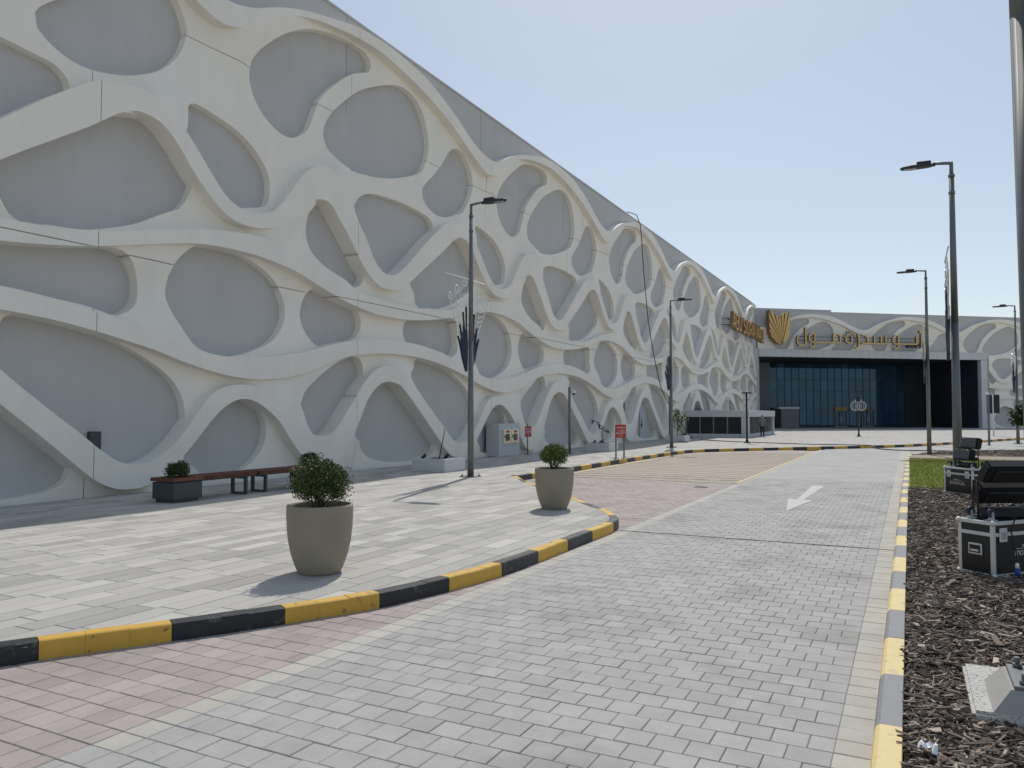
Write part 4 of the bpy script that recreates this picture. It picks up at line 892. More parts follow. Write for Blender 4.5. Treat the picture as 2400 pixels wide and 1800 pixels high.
# ------------------------------------------------------------------ foliage helper
def leaf_cloud(n, c, rad, size, seed, mat, hollow=0.45, flat_bottom=-0.75, name='foliage'):
    """n small folded leaves spread through an ellipsoid, denser towards its skin, with gaps"""
    rs = np.random.RandomState(seed); V = []; F = []
    clumps = rs.normal(0, 1, (26, 3)); clumps /= np.linalg.norm(clumps, axis=1)[:, None]; cw = rs.uniform(0.80, 1.13, 26)
    k = 0; c0 = np.array(c, float); r0 = np.array(rad, float)
    lobes = [(c0, r0*0.86, 0.5)]+[(c0+np.array([rs.uniform(-0.32, 0.32)*r0[0], rs.uniform(-0.32, 0.32)*r0[1], rs.uniform(-0.22, 0.3)*r0[2]]), r0*rs.uniform(0.58, 0.82), 0.1) for _ in range(5)]
    lw_ = np.cumsum([l[2] for l in lobes])
    while k < n:
        li = int(np.searchsorted(lw_, rs.rand()*lw_[-1])); c, rad = lobes[min(li, len(lobes)-1)][:2]
        d = rs.normal(0, 1, 3); d /= np.linalg.norm(d)
        if d[2] < flat_bottom: continue
        j = int(np.argmax(clumps @ d)); bump = cw[j]
        if rs.rand() < 0.25 and (clumps @ d).max() < 0.86: continue
        r = (hollow+(1-hollow)*rs.rand()**0.5)*bump
        if rs.rand() < 0.04: r *= 1.0+rs.rand()*0.30
        p = np.array(c)+d*r*np.array(rad)
        L_ = size*rs.uniform(0.7, 1.4); a = rs.normal(0, 1, 3)+d*0.5; a /= np.linalg.norm(a); b = np.cross(a, rs.normal(0, 1, 3)); b /= np.linalg.norm(b); nn = np.cross(a, b)
        w = L_*0.34; o = len(V)
        V += [p, p+a*L_*0.5+b*w+nn*w*0.35, p+a*L_, p+a*L_*0.5-b*w+nn*w*0.35]; F += [(o, o+1, o+2), (o, o+2, o+3)]; k += 1
    me = bpy.data.meshes.new(name); me.from_pydata([tuple(map(float, v)) for v in V], [], F); me.materials.append(mat); return me
def twigs(n, base, c, rad, seed, r=0.006):
    rs = random.Random(seed); mb = MB()
    for i in range(n):
        d = Vector((rs.gauss(0, 1), rs.gauss(0, 1), rs.gauss(0.5, 0.7))).normalized(); e = Vector(c)+Vector((d.x*rad[0], d.y*rad[1], d.z*rad[2]))*rs.uniform(0.7, 1.0)
        b = Vector(base)+Vector((rs.uniform(-0.06, 0.06), rs.uniform(-0.06, 0.06), 0)); m = b.lerp(e, 0.5)+Vector((rs.uniform(-.05, .05), rs.uniform(-.05, .05), rs.uniform(0, .05)))
        mb.tube([b, m, e], [r*1.5, r, r*0.4], 5)
        for q in range(2): mb.tube([m, m+(e-m)*0.5+Vector((rs.uniform(-.1, .1), rs.uniform(-.1, .1), rs.uniform(0, .1)))], [r*0.7, r*0.3], 4)
    return mb

# ------------------------------------------------------------------ stone pots with clipped shrubs
POT = [(0.0, 0.0), (0.235, 0.0), (0.245, 0.012), (0.285, 0.10), (0.325, 0.22), (0.355, 0.36), (0.372, 0.50), (0.380, 0.66), (0.382, 0.765), (0.378, 0.785), (0.366, 0.792), (0.350, 0.786), (0.345, 0.76), (0.340, 0.69)]
def pot(x, y, label, seed, fr, ribbed):
    t = thing('stone_pot', label, 'plant pot', (x, y, KH), 0.0, 'stone pots with clipped shrubs on the pavement')
    prof = []
    for i in range(len(POT)-1):
        a, b = POT[i], POT[i+1]; k = max(1, int(abs(b[1]-a[1])/0.0125)) if ribbed and 0 < i < 8 else 1
        for q in range(k): f = q/k; prof.append((a[0]+(b[0]-a[0])*f+(0.0022*(q % 2) if k > 1 else 0), a[1]+(b[1]-a[1])*f))
    prof.append(POT[-1])
    MB().lathe(prof, n=56).build('pot', M['pot'], t)
    MB().lathe([(0.341, 0.70), (0.2, 0.72), (0.0, 0.73)], n=24).build('soil', M['soil'], t)
    s = bpy.data.objects.new('foliage', leaf_cloud(fr[4], (0, 0, fr[2]), (fr[0], fr[0], fr[1]), 0.024, seed, M['leaf'] if not fr[3] else M['leafbright'], 0.35)); col.objects.link(s); s.parent = t; s['kind'] = 'stuff'
    twigs(22, (0, 0, 0.71), (0, 0, fr[2]), (fr[0], fr[0], fr[1]), seed).build('stems', M['twig'], t)
    return t
pot(-6.15, 7.02, 'large stone pot with dark dense shrub, nearest the camera', 21, (0.375, 0.31, 1.03, False, 12500), True)
pot(-6.18, 13.79, 'stone pot with round bright green shrub near the pavement tip', 22, (0.325, 0.26, 1.04, True, 8500), False)

# ------------------------------------------------------------------ benches with planters
def bench(label, y0, y1, legy):
    t = thing('bench', label, 'bench', (-13.78, y0, KH), 0, 'slatted benches by the facade')
    n = int((y1-y0)/0.062); sl = MB().box(-0.3, 0.3, 0, 0.042, 0.0, 0.075).mesh('slat', M['wood'], bevel=0.004)
    for k in range(n): linkmesh('slat', sl, t, (0, k*0.062, 0.44))
    MB().box(-0.22, -0.16, 0.0, y1-y0, 0.40, 0.44).box(0.16, 0.22, 0.0, y1-y0, 0.40, 0.44).build('rail', M['anth'], t)
    f = MB(); ly = legy-y0
    f.box(-0.24, -0.17, ly-0.03, ly+0.03, 0, 0.40).box(0.17, 0.24, ly-0.03, ly+0.03, 0, 0.40).box(-0.17, 0.17, ly-0.03, ly+0.03, 0, 0.045).box(-0.17, 0.17, ly-0.03, ly+0.03, 0.355, 0.40)
    f.build('leg', M['anth'], t)
def dark_planter(label, yc, seed):
    t = thing('planter', label, 'planter', (-13.78, yc, KH), 0, 'dark planters at the bench ends')
    MB().box(-0.33, 0.33, -0.36, 0.36, 0.07, 0.42).box(-0.28, 0.28, -0.31, 0.31, 0.0, 0.07).build('box', M['anth'], t, bevel=0.008)
    MB().box(-0.36, 0.36, -0.39, -0.29, 0.44, 0.515).box(-0.36, 0.36, 0.29, 0.39, 0.44, 0.515).box(-0.36, -0.26, -0.29, 0.29, 0.44, 0.515).box(0.26, 0.36, -0.29, 0.29, 0.44, 0.515).build('rim', M['wood'], t, bevel=0.006)
    MB().box(-0.2, 0.2, -0.2, 0.2, 0.42, 0.46).build('soil', M['soil'], t)
    s = bpy.data.objects.new('foliage', leaf_cloud(4200, (0, 0, 0.66), (0.27, 0.27, 0.22), 0.026, seed, M['leafdark'], 0.3)); col.objects.link(s); s.parent = t; s['kind'] = 'stuff'
    twigs(10, (0, 0, 0.45), (0, 0, 0.66), (0.32, 0.32, 0.3), seed, 0.004).build('stems', M['twig'], t)
dark_planter('dark square planter with shrub at the left bench end', 11.28, 31)
dark_planter('dark square planter whose shrub shows behind the nearest pot', 15.3, 32)
bench('slatted brown bench joined to the left dark planter', 11.68, 13.25, 12.97)
bench('slatted brown bench partly behind the nearest pot', 13.33, 14.93, 13.58)

# ------------------------------------------------------------------ white planters
def white_planter(label, x0, y0, s, sap, lab2=None):
    t = thing('planter', label, 'planter', (x0+s/2, y0+s/2, KH), 0, 'square white planters along the facade')
    h = 0.42; w = 0.1; a = s/2
    MB().box(-a, a, -a, -a+w, 0, h).box(-a, a, a-w, a, 0, h).box(-a, -a+w, -a+w, a-w, 0, h).box(a-w, a, -a+w, a-w, 0, h).build('box', M['whiteplanter'], t, bevel=0.01)
    MB().box(-a+w, a-w, -a+w, a-w, 0.2, h-0.06).build('soil', M['soil'], t)
    return t
def spot(label, x, y, z, az):
    t = thing('spotlight', label, 'spotlight', (x, y, z), az, 'black planter spotlights')
    MB().cyl((0, 0, -0.1), (0, 0, 0.05), 0.012).build('spike', M['black'], t)
    MB().cyl((-0.05, 0, 0.04), (0.08, 0, 0.17), 0.045, 0.055, 12).build('head', M['black'], t)
def sapling(label, x, y, z, pts, leaves, lsize, seed, mat='leafdark'):
    t = thing('sapling', label, 'sapling', (x, y, z)); k = len(pts)
    MB().tube(pts, [0.022*(1-0.6*i/k) for i in range(k)], 7).build('stem', M['twig'], t)
    if leaves:
        rs = np.random.RandomState(seed); V = []; F = []; tw = MB()
        for (c, rad, n) in leaves:
            tw.tube([pts[-2], ((pts[-2][0]+c[0])/2, (pts[-2][1]+c[1])/2, (pts[-2][2]+c[2])/2+0.04), c], [0.01, 0.007, 0.003], 5)
            for _ in range(n):
                p = np.array(c)+rs.normal(0, 0.5, 3)*rad; a = rs.normal(0, 1, 3); a /= np.linalg.norm(a); b = np.cross(a, rs.normal(0, 1, 3)); b /= np.linalg.norm(b); nn = np.cross(a, b); L_ = lsize*rs.uniform(0.7, 1.3); w = L_*0.3; o = len(V)
                V += [p, p+a*L_*0.5+b*w+nn*w*.3, p+a*L_, p+a*L_*0.5-b*w+nn*w*.3]; F += [(o, o+1, o+2), (o, o+2, o+3)]
        tw.build('twigs', M['twig'], t)
        me = bpy.data.meshes.new('leaves'); me.from_pydata([tuple(map(float, v)) for v in V], [], F); me.materials.append(M[mat]); o = bpy.data.objects.new('leaves', me); col.objects.link(o); o.parent = t; o['kind'] = 'stuff'
white_planter('white planter with a bare leaning stick, behind the nearest lamp post', -14.23, 20.55, 1.26, 0)
white_planter('white planter with thin drooping sapling beside the two-post red sign', -14.17, 35.4, 1.24, 0)
white_planter('white planter with leafy young tree beside the louvred enclosure', -14.22, 49.6, 1.26, 0)
sapling('bare brown stick leaning in the nearest white planter', -13.6, 21.2, KH+0.36, [(0, 0, 0), (0.05, 0.02, 0.3), (0.13, 0.05, 0.7), (0.17, 0.07, 1.0)], None, 0, 1)
sapling('thin sapling with few dark leaves in the second white planter', -13.55, 36.0, KH+0.36, [(0, 0, 0), (0.02, 0, 0.35), (-0.03, 0, 0.7), (-0.18, -0.05, 1.0), (-0.25, -0.08, 1.05)], [((-0.38, -0.1, 1.12), 0.14, 16), ((-0.15, 0, 0.98), 0.12, 12), ((0.1, 0.1, 0.68), 0.10, 14), ((0.28, 0.15, 0.62), 0.1, 10), ((-0.05, 0, 0.82), 0.1, 10), ((0, 0, 0.08), 0.1, 26)], 0.11, 41)
sapling('leafy green young tree in the far white planter', -13.6, 50.2, KH+0.36, [(0, 0, 0), (0.02, 0, 0.4), (-0.02, 0.05, 0.9), (0.08, 0.05, 1.4)], [((0.0, 0, 1.45), 0.32, 60), ((0.35, 0.2, 1.2), 0.32, 60), ((-0.2, -0.1, 1.1), 0.25, 40), ((0.1, 0.1, 0.85), 0.3, 50), ((0.0, 0, 0.5), 0.15, 20)], 0.15, 42, 'leafbright')
spot('black spotlight on the left in the nearest white planter', -13.95, 20.8, KH+0.36, 0.8)
spot('black spotlight beside the leaning stick', -13.4, 21.3, KH+0.36, 0.3)
spot('black spotlight in the white planter with the drooping sapling', -13.85, 35.7, KH+0.36, 0.8)
spot('black spotlight in the white planter with the leafy young tree', -13.9, 49.9, KH+0.36, 0.5)

# ------------------------------------------------------------------ street lamps
def lamp_post(label, x, y, z, h, arm, r=0.085):
    t = thing('street_lamp', label, 'street lamp', (x, y, z), 0, 'tall grey street lamps')
    sgn = arm
    MB().box(-0.24, 0.24, -0.24, 0.24, 0, 0.025).build('base_plate', M['steel'], t, bevel=0.004)
    for a in (-0.18, 0.18):
        for b in (-0.18, 0.18): MB().cyl((a, b, 0.025), (a, b, 0.09), 0.016, None, 8).cyl((a, b, 0.025), (a, b, 0.05), 0.03, None, 6).build('bolt', M['steel'], t)
    MB().cyl((0, 0, 0.02), (0, 0, h*0.5), r*1.15, r*0.85, 16).cyl((0, 0, h*0.5), (0, 0, h-0.35), r*0.85, r*0.62, 16).build('pole', M['steel'], t)
    for zz in (h-0.40, h-0.85): MB().cyl((0, 0, zz), (0, 0, zz+0.07), r*0.8, None, 14).build('collar', M['steel'], t)
    MB().cyl((0, 0, h-0.35), (0, 0, h), r*0.5, r*0.45, 12).tube([(0, 0, h-0.03), (sgn*0.42, 0, h+0.02)], r*0.4, 10).build('arm', M['steel'], t)
    hd = MB()
    hd.prism([(0.36, -0.04), (0.44, -0.05), (0.46, -0.10), (0.62, -0.13), (0.95, -0.15), (1.12, -0.10), (1.20, 0.0), (1.12, 0.10), (0.95, 0.15), (0.62, 0.13), (0.46, 0.10), (0.44, 0.05), (0.36, 0.04)], (0, 0, h-0.02), (sgn, 0, 0), (0, 1, 0), (0, 0, 1), -0.03, 0.035)
    hd.prism([(0.46, -0.085), (0.80, -0.11), (0.80, 0.11), (0.46, 0.085)], (0, 0, h-0.02), (sgn, 0, 0), (0, 1, 0), (0, 0, 1), 0.035, 0.12)
    ho = hd.build('lamp_head', M['lampgrey'], t, bevel=0.012)
    MB().box(min(sgn*0.80, sgn*1.10), max(sgn*0.80, sgn*1.10), -0.075, 0.075, h-0.058, h-0.052).build('lens', M['lens'], ho)
    return t
lamp_post('tall grey lamp post with blue tinsel ornament before the white planter', -11.46, 19.57, KH, 8.08, 1)
lamp_post('tall grey lamp post standing beside the leafy young tree', -11.58, 41.53, KH, 8.10, 1)
lamp_post('thick lamp post rising behind the far black floodlight', 1.10, 22.9, KH-0.03, 8.45, -1, 0.10)
lamp_post('lamp post with bolted base in the far mulch bed', 0.80, 39.75, KH-0.01, 8.42, -1)
lamp_post('distant lamp post at the right edge with palm ornament', 5.97, 56.6, KH-0.02, 8.6, -1)
np_ = lamp_post('nearest grey lamp post cut off by the right frame edge', 0.775, 5.80, 0.34, 8.4, -1, 0.105); np_.rotation_euler = (0, -0.015, 0)

# light ornaments on the lamp posts: a fan of silver wire with blue tinsel blades, lying along the road
def ornament(label, x, y, zb, sx, k=1.0, blades=True, seed=1, solid=True):
    t = thing('light_ornament', label, 'ornament', (x, y, zb), 0, 'wire and tinsel light ornaments on lamp posts')
    w = MB(); r = 0.015*k
    H = 2.2
    for s in (-1, 1):
        w.tube([(sx, s*0.06, 0), (sx, s*0.35, 0.8), (sx, s*1.05, 1.95)], r, 5)
        for (a, b) in ((0.25, 2.25), (0.5, 2.35), (0.75, 2.2)):
            w.tube([(sx, s*(0.08+a*0.15), 0.35), (sx, s*a, b)], r*0.8, 4)
        for q in range(9):
            z = 0.7+q*0.16; half = 0.06+(z/1.95)*0.98
            w.tube([(sx, s*0.06, z), (sx, s*half*0.35, z+0.10), (sx, s*half*0.65, z-0.02), (sx, s*half*0.97, z+0.06)], r*0.7, 4)
        def scroll(c, R0, turns, st):
            return [(sx, c[0]+R0*(1-i/26)*math.cos(st+turns*i/26*6.28), c[1]+R0*(1-i/26)*math.sin(st+turns*i/26*6.28)) for i in range(26)]
        w.tube(scroll((s*1.0, 2.12), 0.14, 1.2*s, -1.5), r, 5); w.tube(scroll((s*0.62, 2.36), 0.17, 1.2*s, -1.5), r, 5); w.tube(scroll((s*0.25, 2.62), 0.15, -1.2*s, 3.14), r, 5)
        w.tube([(sx, s*0.92, 2.0), (sx, s*0.75, 2.25), (sx, s*0.5, 2.3), (sx, s*0.35, 2.45), (sx, s*0.1, 2.5), (sx, s*0.08, 2.75)], r, 5)
    w.build('wire_frame', M['wire'], t)
    MB().tube([(sx, -1.3, 2.72), (sx, 1.0, 2.72)], 0.018, 6).build('crossbar', M['white'], t)
    if blades:
        rs = random.Random(seed)
        for s in (-1, 1):
            for (y1, z1, wd) in ((0.50, 1.35, 0.13), (0.32, 1.72, 0.14), (0.14, 1.9, 0.12), (0.60, 1.0, 0.10)):
                y0 = s*0.12; pts = []; n = 7
                b = MB(); V = []; tip = Vector((sx, s*y1, z1)); base = Vector((sx, y0, 0.0)); d = (tip-base).normalized(); sd_ = Vector((0, d.z, -d.y))
                for i in range(n+1):
                    f = i/n; c_ = base.lerp(tip, f); ww = wd*math.sin(math.pi*(0.18+0.82*f))*0.9+0.004
                    jag = 1+0.25*rs.uniform(-1, 1)
                    V += [c_+sd_*ww*jag, c_+Vector((0.035, 0, 0)), c_-sd_*ww*jag, c_-Vector((0.035, 0, 0))]
                F = [(i*4+j, i*4+(j+1) % 4, i*4+4+(j+1) % 4, i*4+4+j) for i in range(n) for j in range(4)]+[(0, 1, 2, 3), (n*4+3, n*4+2, n*4+1, n*4)]
                b.add(V, F); b.build('tinsel_blade', M['tinsel'], t)
ornament('silver wire fan with blue tinsel on the nearest left lamp post', -11.40, 19.50, 3.25, -0.10, seed=2)
ornament('silver wire fan on the lamp post by the leafy young tree', -11.58, 41.53, 3.3, -0.14, seed=3, k=1.3)
ornament('tinsel ornament on the thick lamp post behind the far floodlight', 1.10, 22.9, 3.4, -0.16, seed=4)
ornament('silver ornament on the lamp post in the far mulch bed', 0.80, 39.75, 3.4, -0.14, seed=5, k=1.3)
ornament('palm shaped ornament on the distant right lamp post', 5.97, 56.6, 3.3, -0.14, seed=6, k=1.5)
ornament('blue tinsel ornament at the top right on the nearest lamp post', 0.80, 5.42, 3.75, 0.0, seed=7)

# concrete footing of the nearest lamp post
f = thing('lamp_footing', 'speckled white concrete footing with steel plate at the lower right', 'footing', (0.80, 5.95, KH-0.05))
bm_ = MB(); rsd = random.Random(9)
bm_.box(-0.49, 0.69, -0.47, 0.55, -0.1, 0.10); bm_.build('slab', M['concrete'], f, bevel=0.02, seg=2)
MB().add([(-0.38, -0.45, 0.10), (0.35, -0.45, 0.10), (0.35, 0.2, 0.10), (-0.38, 0.2, 0.10), (-0.28, -0.39, 0.233), (0.22, -0.39, 0.233), (0.22, 0.10, 0.233), (-0.28, 0.10, 0.233)], [(0, 1, 5, 4), (1, 2, 6, 5), (2, 3, 7, 6), (3, 0, 4, 7), (4, 5, 6, 7)]).build('grout_pad', M['grout'], f)

# ------------------------------------------------------------------ low black T lights on the plaza
def tlight(label, x, y, h, kind):
    t = thing('path_light', label, 'path light', (x, y, KH), R(-27), 'black T shaped path lights')
    MB().lathe([(0.0, 0.0), (0.2, 0.0), (0.2, 0.03), (0.11, 0.06), (0.07, 0.22), (0.06, 0.3)], n=20).build('base', M['black'], t)
    MB().cyl((0, 0, 0.05), (0, 0, h), 0.062, 0.055, 14).build('pole', M['black'], t)
    MB().box(-0.3, 0.3, -0.14, 0.14, h-0.03, h+0.04).build('head', M['black'], t, bevel=0.01)
    MB().box(-0.33, 0.33, -0.02, 0.02, h-0.46, h-0.43).build('crossbar', M['black'], t)
    o = thing('light_ornament', 'fan of white wire on the path light by the enclosure' if kind == 0 else 'pair of round white wire lanterns on the far path light', 'ornament', (x, y, KH+h-0.5), R(-27))
    w = MB()
    if kind == 0:
        for s in (-1, 1):
            for k in range(7): a = R(205+k*16) if s < 0 else R(335-k*16); w.tube([(s*0.05, 0, 0), (s*(0.25+0.05*k), 0, -0.15-0.07*k), (s*(0.62-0.05*k), 0, -0.20-0.085*k)], 0.012, 4)
            w.tube([(s*0.1, 0, -0.75), (s*0.35, 0, -0.6), (s*0.55, 0, -0.3), (s*0.5, 0, -0.15)], 0.012, 4)
    else:
        for s in (-1, 1):
            c = Vector((s*0.26, 0, -0.25))
            for k in range(6):
                ph = k*math.pi/6; w.tube([c+Vector((0.36*math.sin(q*2*math.pi/20)*math.cos(ph), 0.36*math.sin(q*2*math.pi/20)*math.sin(ph), 0.38*math.cos(q*2*math.pi/20))) for q in range(21)], 0.012, 4)
            w.tube([c+Vector((0, 0, 0.38)), c+Vector((0.02, 0, 0.52))], 0.03, 5)
    w.build('wire_frame', M['wire'], o)
tlight('black T shaped path light in front of the louvred enclosure', -9.18, 50.44, 3.18, 0)
tlight('black path light with round wire lanterns before the glazing', -3.66, 68.88, 3.24, 1)

# ------------------------------------------------------------------ camera poles, signs, cabinet
def cctv(label, x, y, h, s):
    t = thing('cctv_pole', label, 'camera pole', (x, y, KH), 0, 'poles with dome cameras')
    MB().box(-0.12, 0.12, -0.12, 0.12, 0, 0.02).cyl((0, 0, 0), (0, 0, h), 0.06, None, 14).build('pole', M['steel'], t)
    MB().cyl((0, 0, h), (0, 0, h+0.02), 0.065, None, 14).tube([(0, 0, h-0.12), (s*0.05, s*0.28, h-0.08), (s*0.07, s*0.36, h-0.14)], 0.022, 8).build('arm', M['alu'], t)
    MB().lathe([(0.0, 0.0), (0.07, -0.01), (0.085, -0.08), (0.085, -0.14)], (s*0.07, s*0.36, h-0.12), 16).build('housing', M['white'], t)
    MB().lathe([(0.08, -0.14), (0.07, -0.19), (0.04, -0.225), (0.0, -0.235)], (s*0.07, s*0.36, h-0.12), 16).build('dome', M['darkglass'], t)
cctv('camera pole with white dome beside the two-post red sign', -13.91, 32.76, 3.07, 1)
cctv('camera pole behind the leafy young tree', -14.9, 53.0, 3.05, 1)
cctv('camera pole close to the facade behind the louvred enclosure', -15.4, 76.0, 3.2, 1)
cctv('camera pole on the far mulch bed beside the right sign', 4.14, 52.7, 3.2, -1)

def scribble(mb, y0, y1, z, h, seed, latin):
    rs = random.Random(seed); y = y0
    while y < y1-0.02:
        w = rs.uniform(0.02, 0.05) if latin else rs.uniform(0.04, 0.10)
        if rs.random() < 0.15: y += 0.03; continue
        if latin: st = rs.choice([[(y, z), (y, z+h)], [(y, z+h), (y, z), (y+w*0.6, z)], [(y, z), (y, z+h), (y+w*0.6, z+h*0.5), (y, z+h*0.45)], [(y, z+h), (y+w*0.6, z+h), (y+w*0.3, z+h), (y+w*0.3, z)]])
        else: st = rs.choice([[(y, z+h*0.7), (y, z), (y+w, z), (y+w, z+h*0.4)], [(y, z+h), (y, z), (y+w, z)], [(y, z), (y+w*0.5, z+h*0.5), (y+w, z)]])
        stroke(mb, st, 0.011, (0, 0, 0), (0, 1, 0), (0, 0, 1), (1, 0, 0), 0.016, 0.019, 0, 0); y += w+0.008
    return mb
s1 = thing('notice_sign', 'small red notice sign on a single post beside the hose cabinet', 'sign', (-15.45, 31.5, KH), R(-12))
MB().box(-0.1, 0.1, -0.1, 0.1, 0, 0.02).cyl((0, 0, 0), (0, 0, 1.42), 0.028, None, 10).build('post', M['steel'], s1)
bd = MB().box(0.03, 0.045, -0.23, 0.23, 0.80, 1.28).build('board', M['red'], s1, bevel=0.004)
mb = MB(); scribble(mb, -0.16, 0.17, 1.15, 0.06, 1, False); scribble(mb, -0.17, 0.17, 1.05, 0.06, 2, False); scribble(mb, -0.19, 0.19, 0.96, 0.04, 3, True); scribble(mb, -0.07, 0.07, 0.87, 0.04, 4, True)
lt_ = mb.build('lettering', M['white'], s1); lt_.location = (0.03, 0, 0)
s2 = thing('notice_sign', 'red notice sign on two steel posts at the far kerb', 'sign', (-10.66, 30.43, KH), R(-22))
for yy in (-0.25, 0.25):
    MB().box(-0.07, 0.07, yy-0.1, yy+0.1, 0, 0.015).cyl((0, yy, 0), (0, yy, 1.38), 0.032, None, 12).build('post', M['steel'], s2)
    for a in (-0.05, 0.05): MB().cyl((a, yy-0.08, 0.015), (a, yy-0.08, 0.06), 0.012, None, 6).cyl((a, yy+0.08, 0.015), (a, yy+0.08, 0.06), 0.012, None, 6).build('bolt', M['steel'], s2)
MB().box(0.034, 0.05, -0.33, 0.33, 0.86, 1.40).build('board', M['red'], s2, bevel=0.004)
mb = MB(); scribble(mb, -0.26, 0.26, 1.26, 0.07, 5, False); scribble(mb, -0.18, 0.18, 1.13, 0.07, 6, False); scribble(mb, -0.28, 0.28, 1.02, 0.055, 7, True); scribble(mb, -0.1, 0.1, 0.92, 0.05, 8, True)
lt_ = mb.build('lettering', M['white'], s2); lt_.location = (0.035, 0, 0)

cb = thing('hose_cabinet', 'grey white pedestal with two polished cabinet doors and red labels', 'cabinet', (-15.7, 30.1, KH))
MB().box(-0.6, 0.05, -0.95, 1.0, 0, 1.42).build('pedestal', M['concwhite'], cb, bevel=0.012)
fr = MB().box(0.05, 0.10, -0.70, 0.80, 0.52, 1.18).build('frame', M['alu'], cb, bevel=0.01)
for yy in (-0.67, 0.07):
    d = MB().box(0.10, 0.135, yy, yy+0.70, 0.56, 1.14).build('door', M['cabinet'], cb, bevel=0.008)
    poly_ = [(yy+0.35+0.19*max(-1, min(1, 1.25*math.cos(a))), 0.82+0.15*max(-1, min(1, 1.25*math.sin(a)))) for a in [k*math.pi/12 for k in range(24)]]
    MB().prism(poly_, (0, 0, 0), (0, 1, 0), (0, 0, 1), (1, 0, 0), 0.134, 0.142).build('window', M['darkglass'], d)
    MB().box(0.135, 0.141, yy+0.22, yy+0.5, 1.02, 1.115).build('label', M['red'], d)
    MB().box(0.135, 0.155, yy+0.06, yy+0.09, 0.80, 0.92).build('handle', M['black'], d)

# dark information board and pole on the right, small tree beside it
rt_ = thing('information_board', 'dark notice board on a thin pale pole far right', 'sign', (6.25, 75.3, KH), R(-20))
MB().cyl((0, 0, 0), (0, 0, 3.45), 0.05, None, 10).build('post', M['alu'], rt_)
MB().box(-0.5, 0.45, 0.08, 0.14, 1.9, 3.45).build('board', M['farsign'], rt_, bevel=0.01)
tr = thing('small_tree', 'small dense green tree cut off at the right edge', 'tree', (5.05, 44.6, KH-0.02))
MB().tube([(0, 0, 0), (0.02, 0.03, 0.6), (-0.02, 0, 1.2), (0.05, 0.0, 1.7)], [0.07, 0.055, 0.045, 0.02], 9).build('trunk', M['twig'], tr)
s = bpy.data.objects.new('crown', leaf_cloud(3800, (0.1, 0, 1.72), (0.85, 0.8, 0.75), 0.11, 51, M['leafdark'], 0.3)); col.objects.link(s); s.parent = tr; s['kind'] = 'stuff'

# ------------------------------------------------------------------ louvred plant enclosure
en = thing('louvred_enclosure', 'low grey louvred plant enclosure in front of the facade end', 'enclosure', (0, 0, KH))
X0, X1, Y0, Y1, HT = -15.85, -11.0, 61.1, 74.0, 2.12
MB().box(X0-0.05, X1+0.06, Y0-0.06, Y1, HT-0.52, HT).build('roof', M['concwhite'], en, bevel=0.015)
MB().box(X0, X1-0.02, Y0+0.1, Y0+0.4, 0, 0.28).box(X1-0.4, X1-0.1, Y0+0.4, Y1-0.05, 0, 0.28).build('plinth', M['concwhite'], en)
MB().box(X1-0.55, X1, Y0, Y0+0.5, 0, HT-0.52).build('corner_pier', M['concwhite'], en, bevel=0.012)
MB().box(X1-0.35, X1, Y1-0.5, Y1-0.02, 0, HT-0.52).build('end_pier', M['concwhite'], en, bevel=0.012)
MB().box(X0+0.1, X1-0.6, Y0+0.5, Y0+0.55, 0.2, HT-0.5).box(X1-0.55, X1-0.5, Y0+0.6, Y1-0.1, 0.2, HT-0.5).build('backing', M['soffit'], en)
lw = (X1-0.55-X0)/4
for k in range(4):
    mb = MB(); a = X0+k*lw
    for q in range(13): mb.add([(a+0.06, Y0+0.18, 0.30+q*0.098), (a+lw-0.06, Y0+0.18, 0.30+q*0.098), (a+lw-0.06, Y0+0.30, 0.37+q*0.098), (a+0.06, Y0+0.30, 0.37+q*0.098), (a+0.06, Y0+0.18, 0.312+q*0.098), (a+lw-0.06, Y0+0.18, 0.312+q*0.098), (a+lw-0.06, Y0+0.30, 0.382+q*0.098), (a+0.06, Y0+0.30, 0.382+q*0.098)], [(0, 3, 2, 1), (4, 5, 6, 7), (0, 1, 5, 4), (2, 3, 7, 6)])
    mb.build('louvre_panel', M['louvred'], en)
    MB().box(a-0.05, a+0.05, Y0+0.12, Y0+0.34, 0.28, HT-0.52).build('post', M['louvre'], en)
lw = (Y1-0.6-Y0-0.55)/5
for k in range(5):
    mb = MB(); a = Y0+0.55+k*lw
    for q in range(13): mb.add([(X1-0.16, a+0.08, 0.30+q*0.098), (X1-0.16, a+lw-0.08, 0.30+q*0.098), (X1-0.28, a+lw-0.08, 0.37+q*0.098), (X1-0.28, a+0.08, 0.37+q*0.098), (X1-0.16, a+0.08, 0.315+q*0.098), (X1-0.16, a+lw-0.08, 0.315+q*0.098), (X1-0.28, a+lw-0.08, 0.385+q*0.098), (X1-0.28, a+0.08, 0.385+q*0.098)], [(0, 1, 2, 3), (4, 7, 6, 5), (0, 4, 5, 1), (2, 6, 7, 3)])
    mb.build('louvre_panel', M['louvre'], en)
    MB().box(X1-0.3, X1-0.1, a-0.06, a+0.06, 0.28, HT-0.52).build('post', M['louvre'], en)
ck = thing('ticket_booth', 'small grey booth with white header right of the louvred enclosure', 'booth', (*ep(8.2, -7.0)[:2], KH), math.atan2(ED[1], ED[0]))
MB().box(-1.3, 1.3, -0.5, 0.8, 0, 2.5).build('body', M['greyclad'], ck, bevel=0.02)
MB().box(-1.7, 1.35, -0.6, 0.85, 2.5, 2.75).build('header', M['panel'], ck, bevel=0.02)

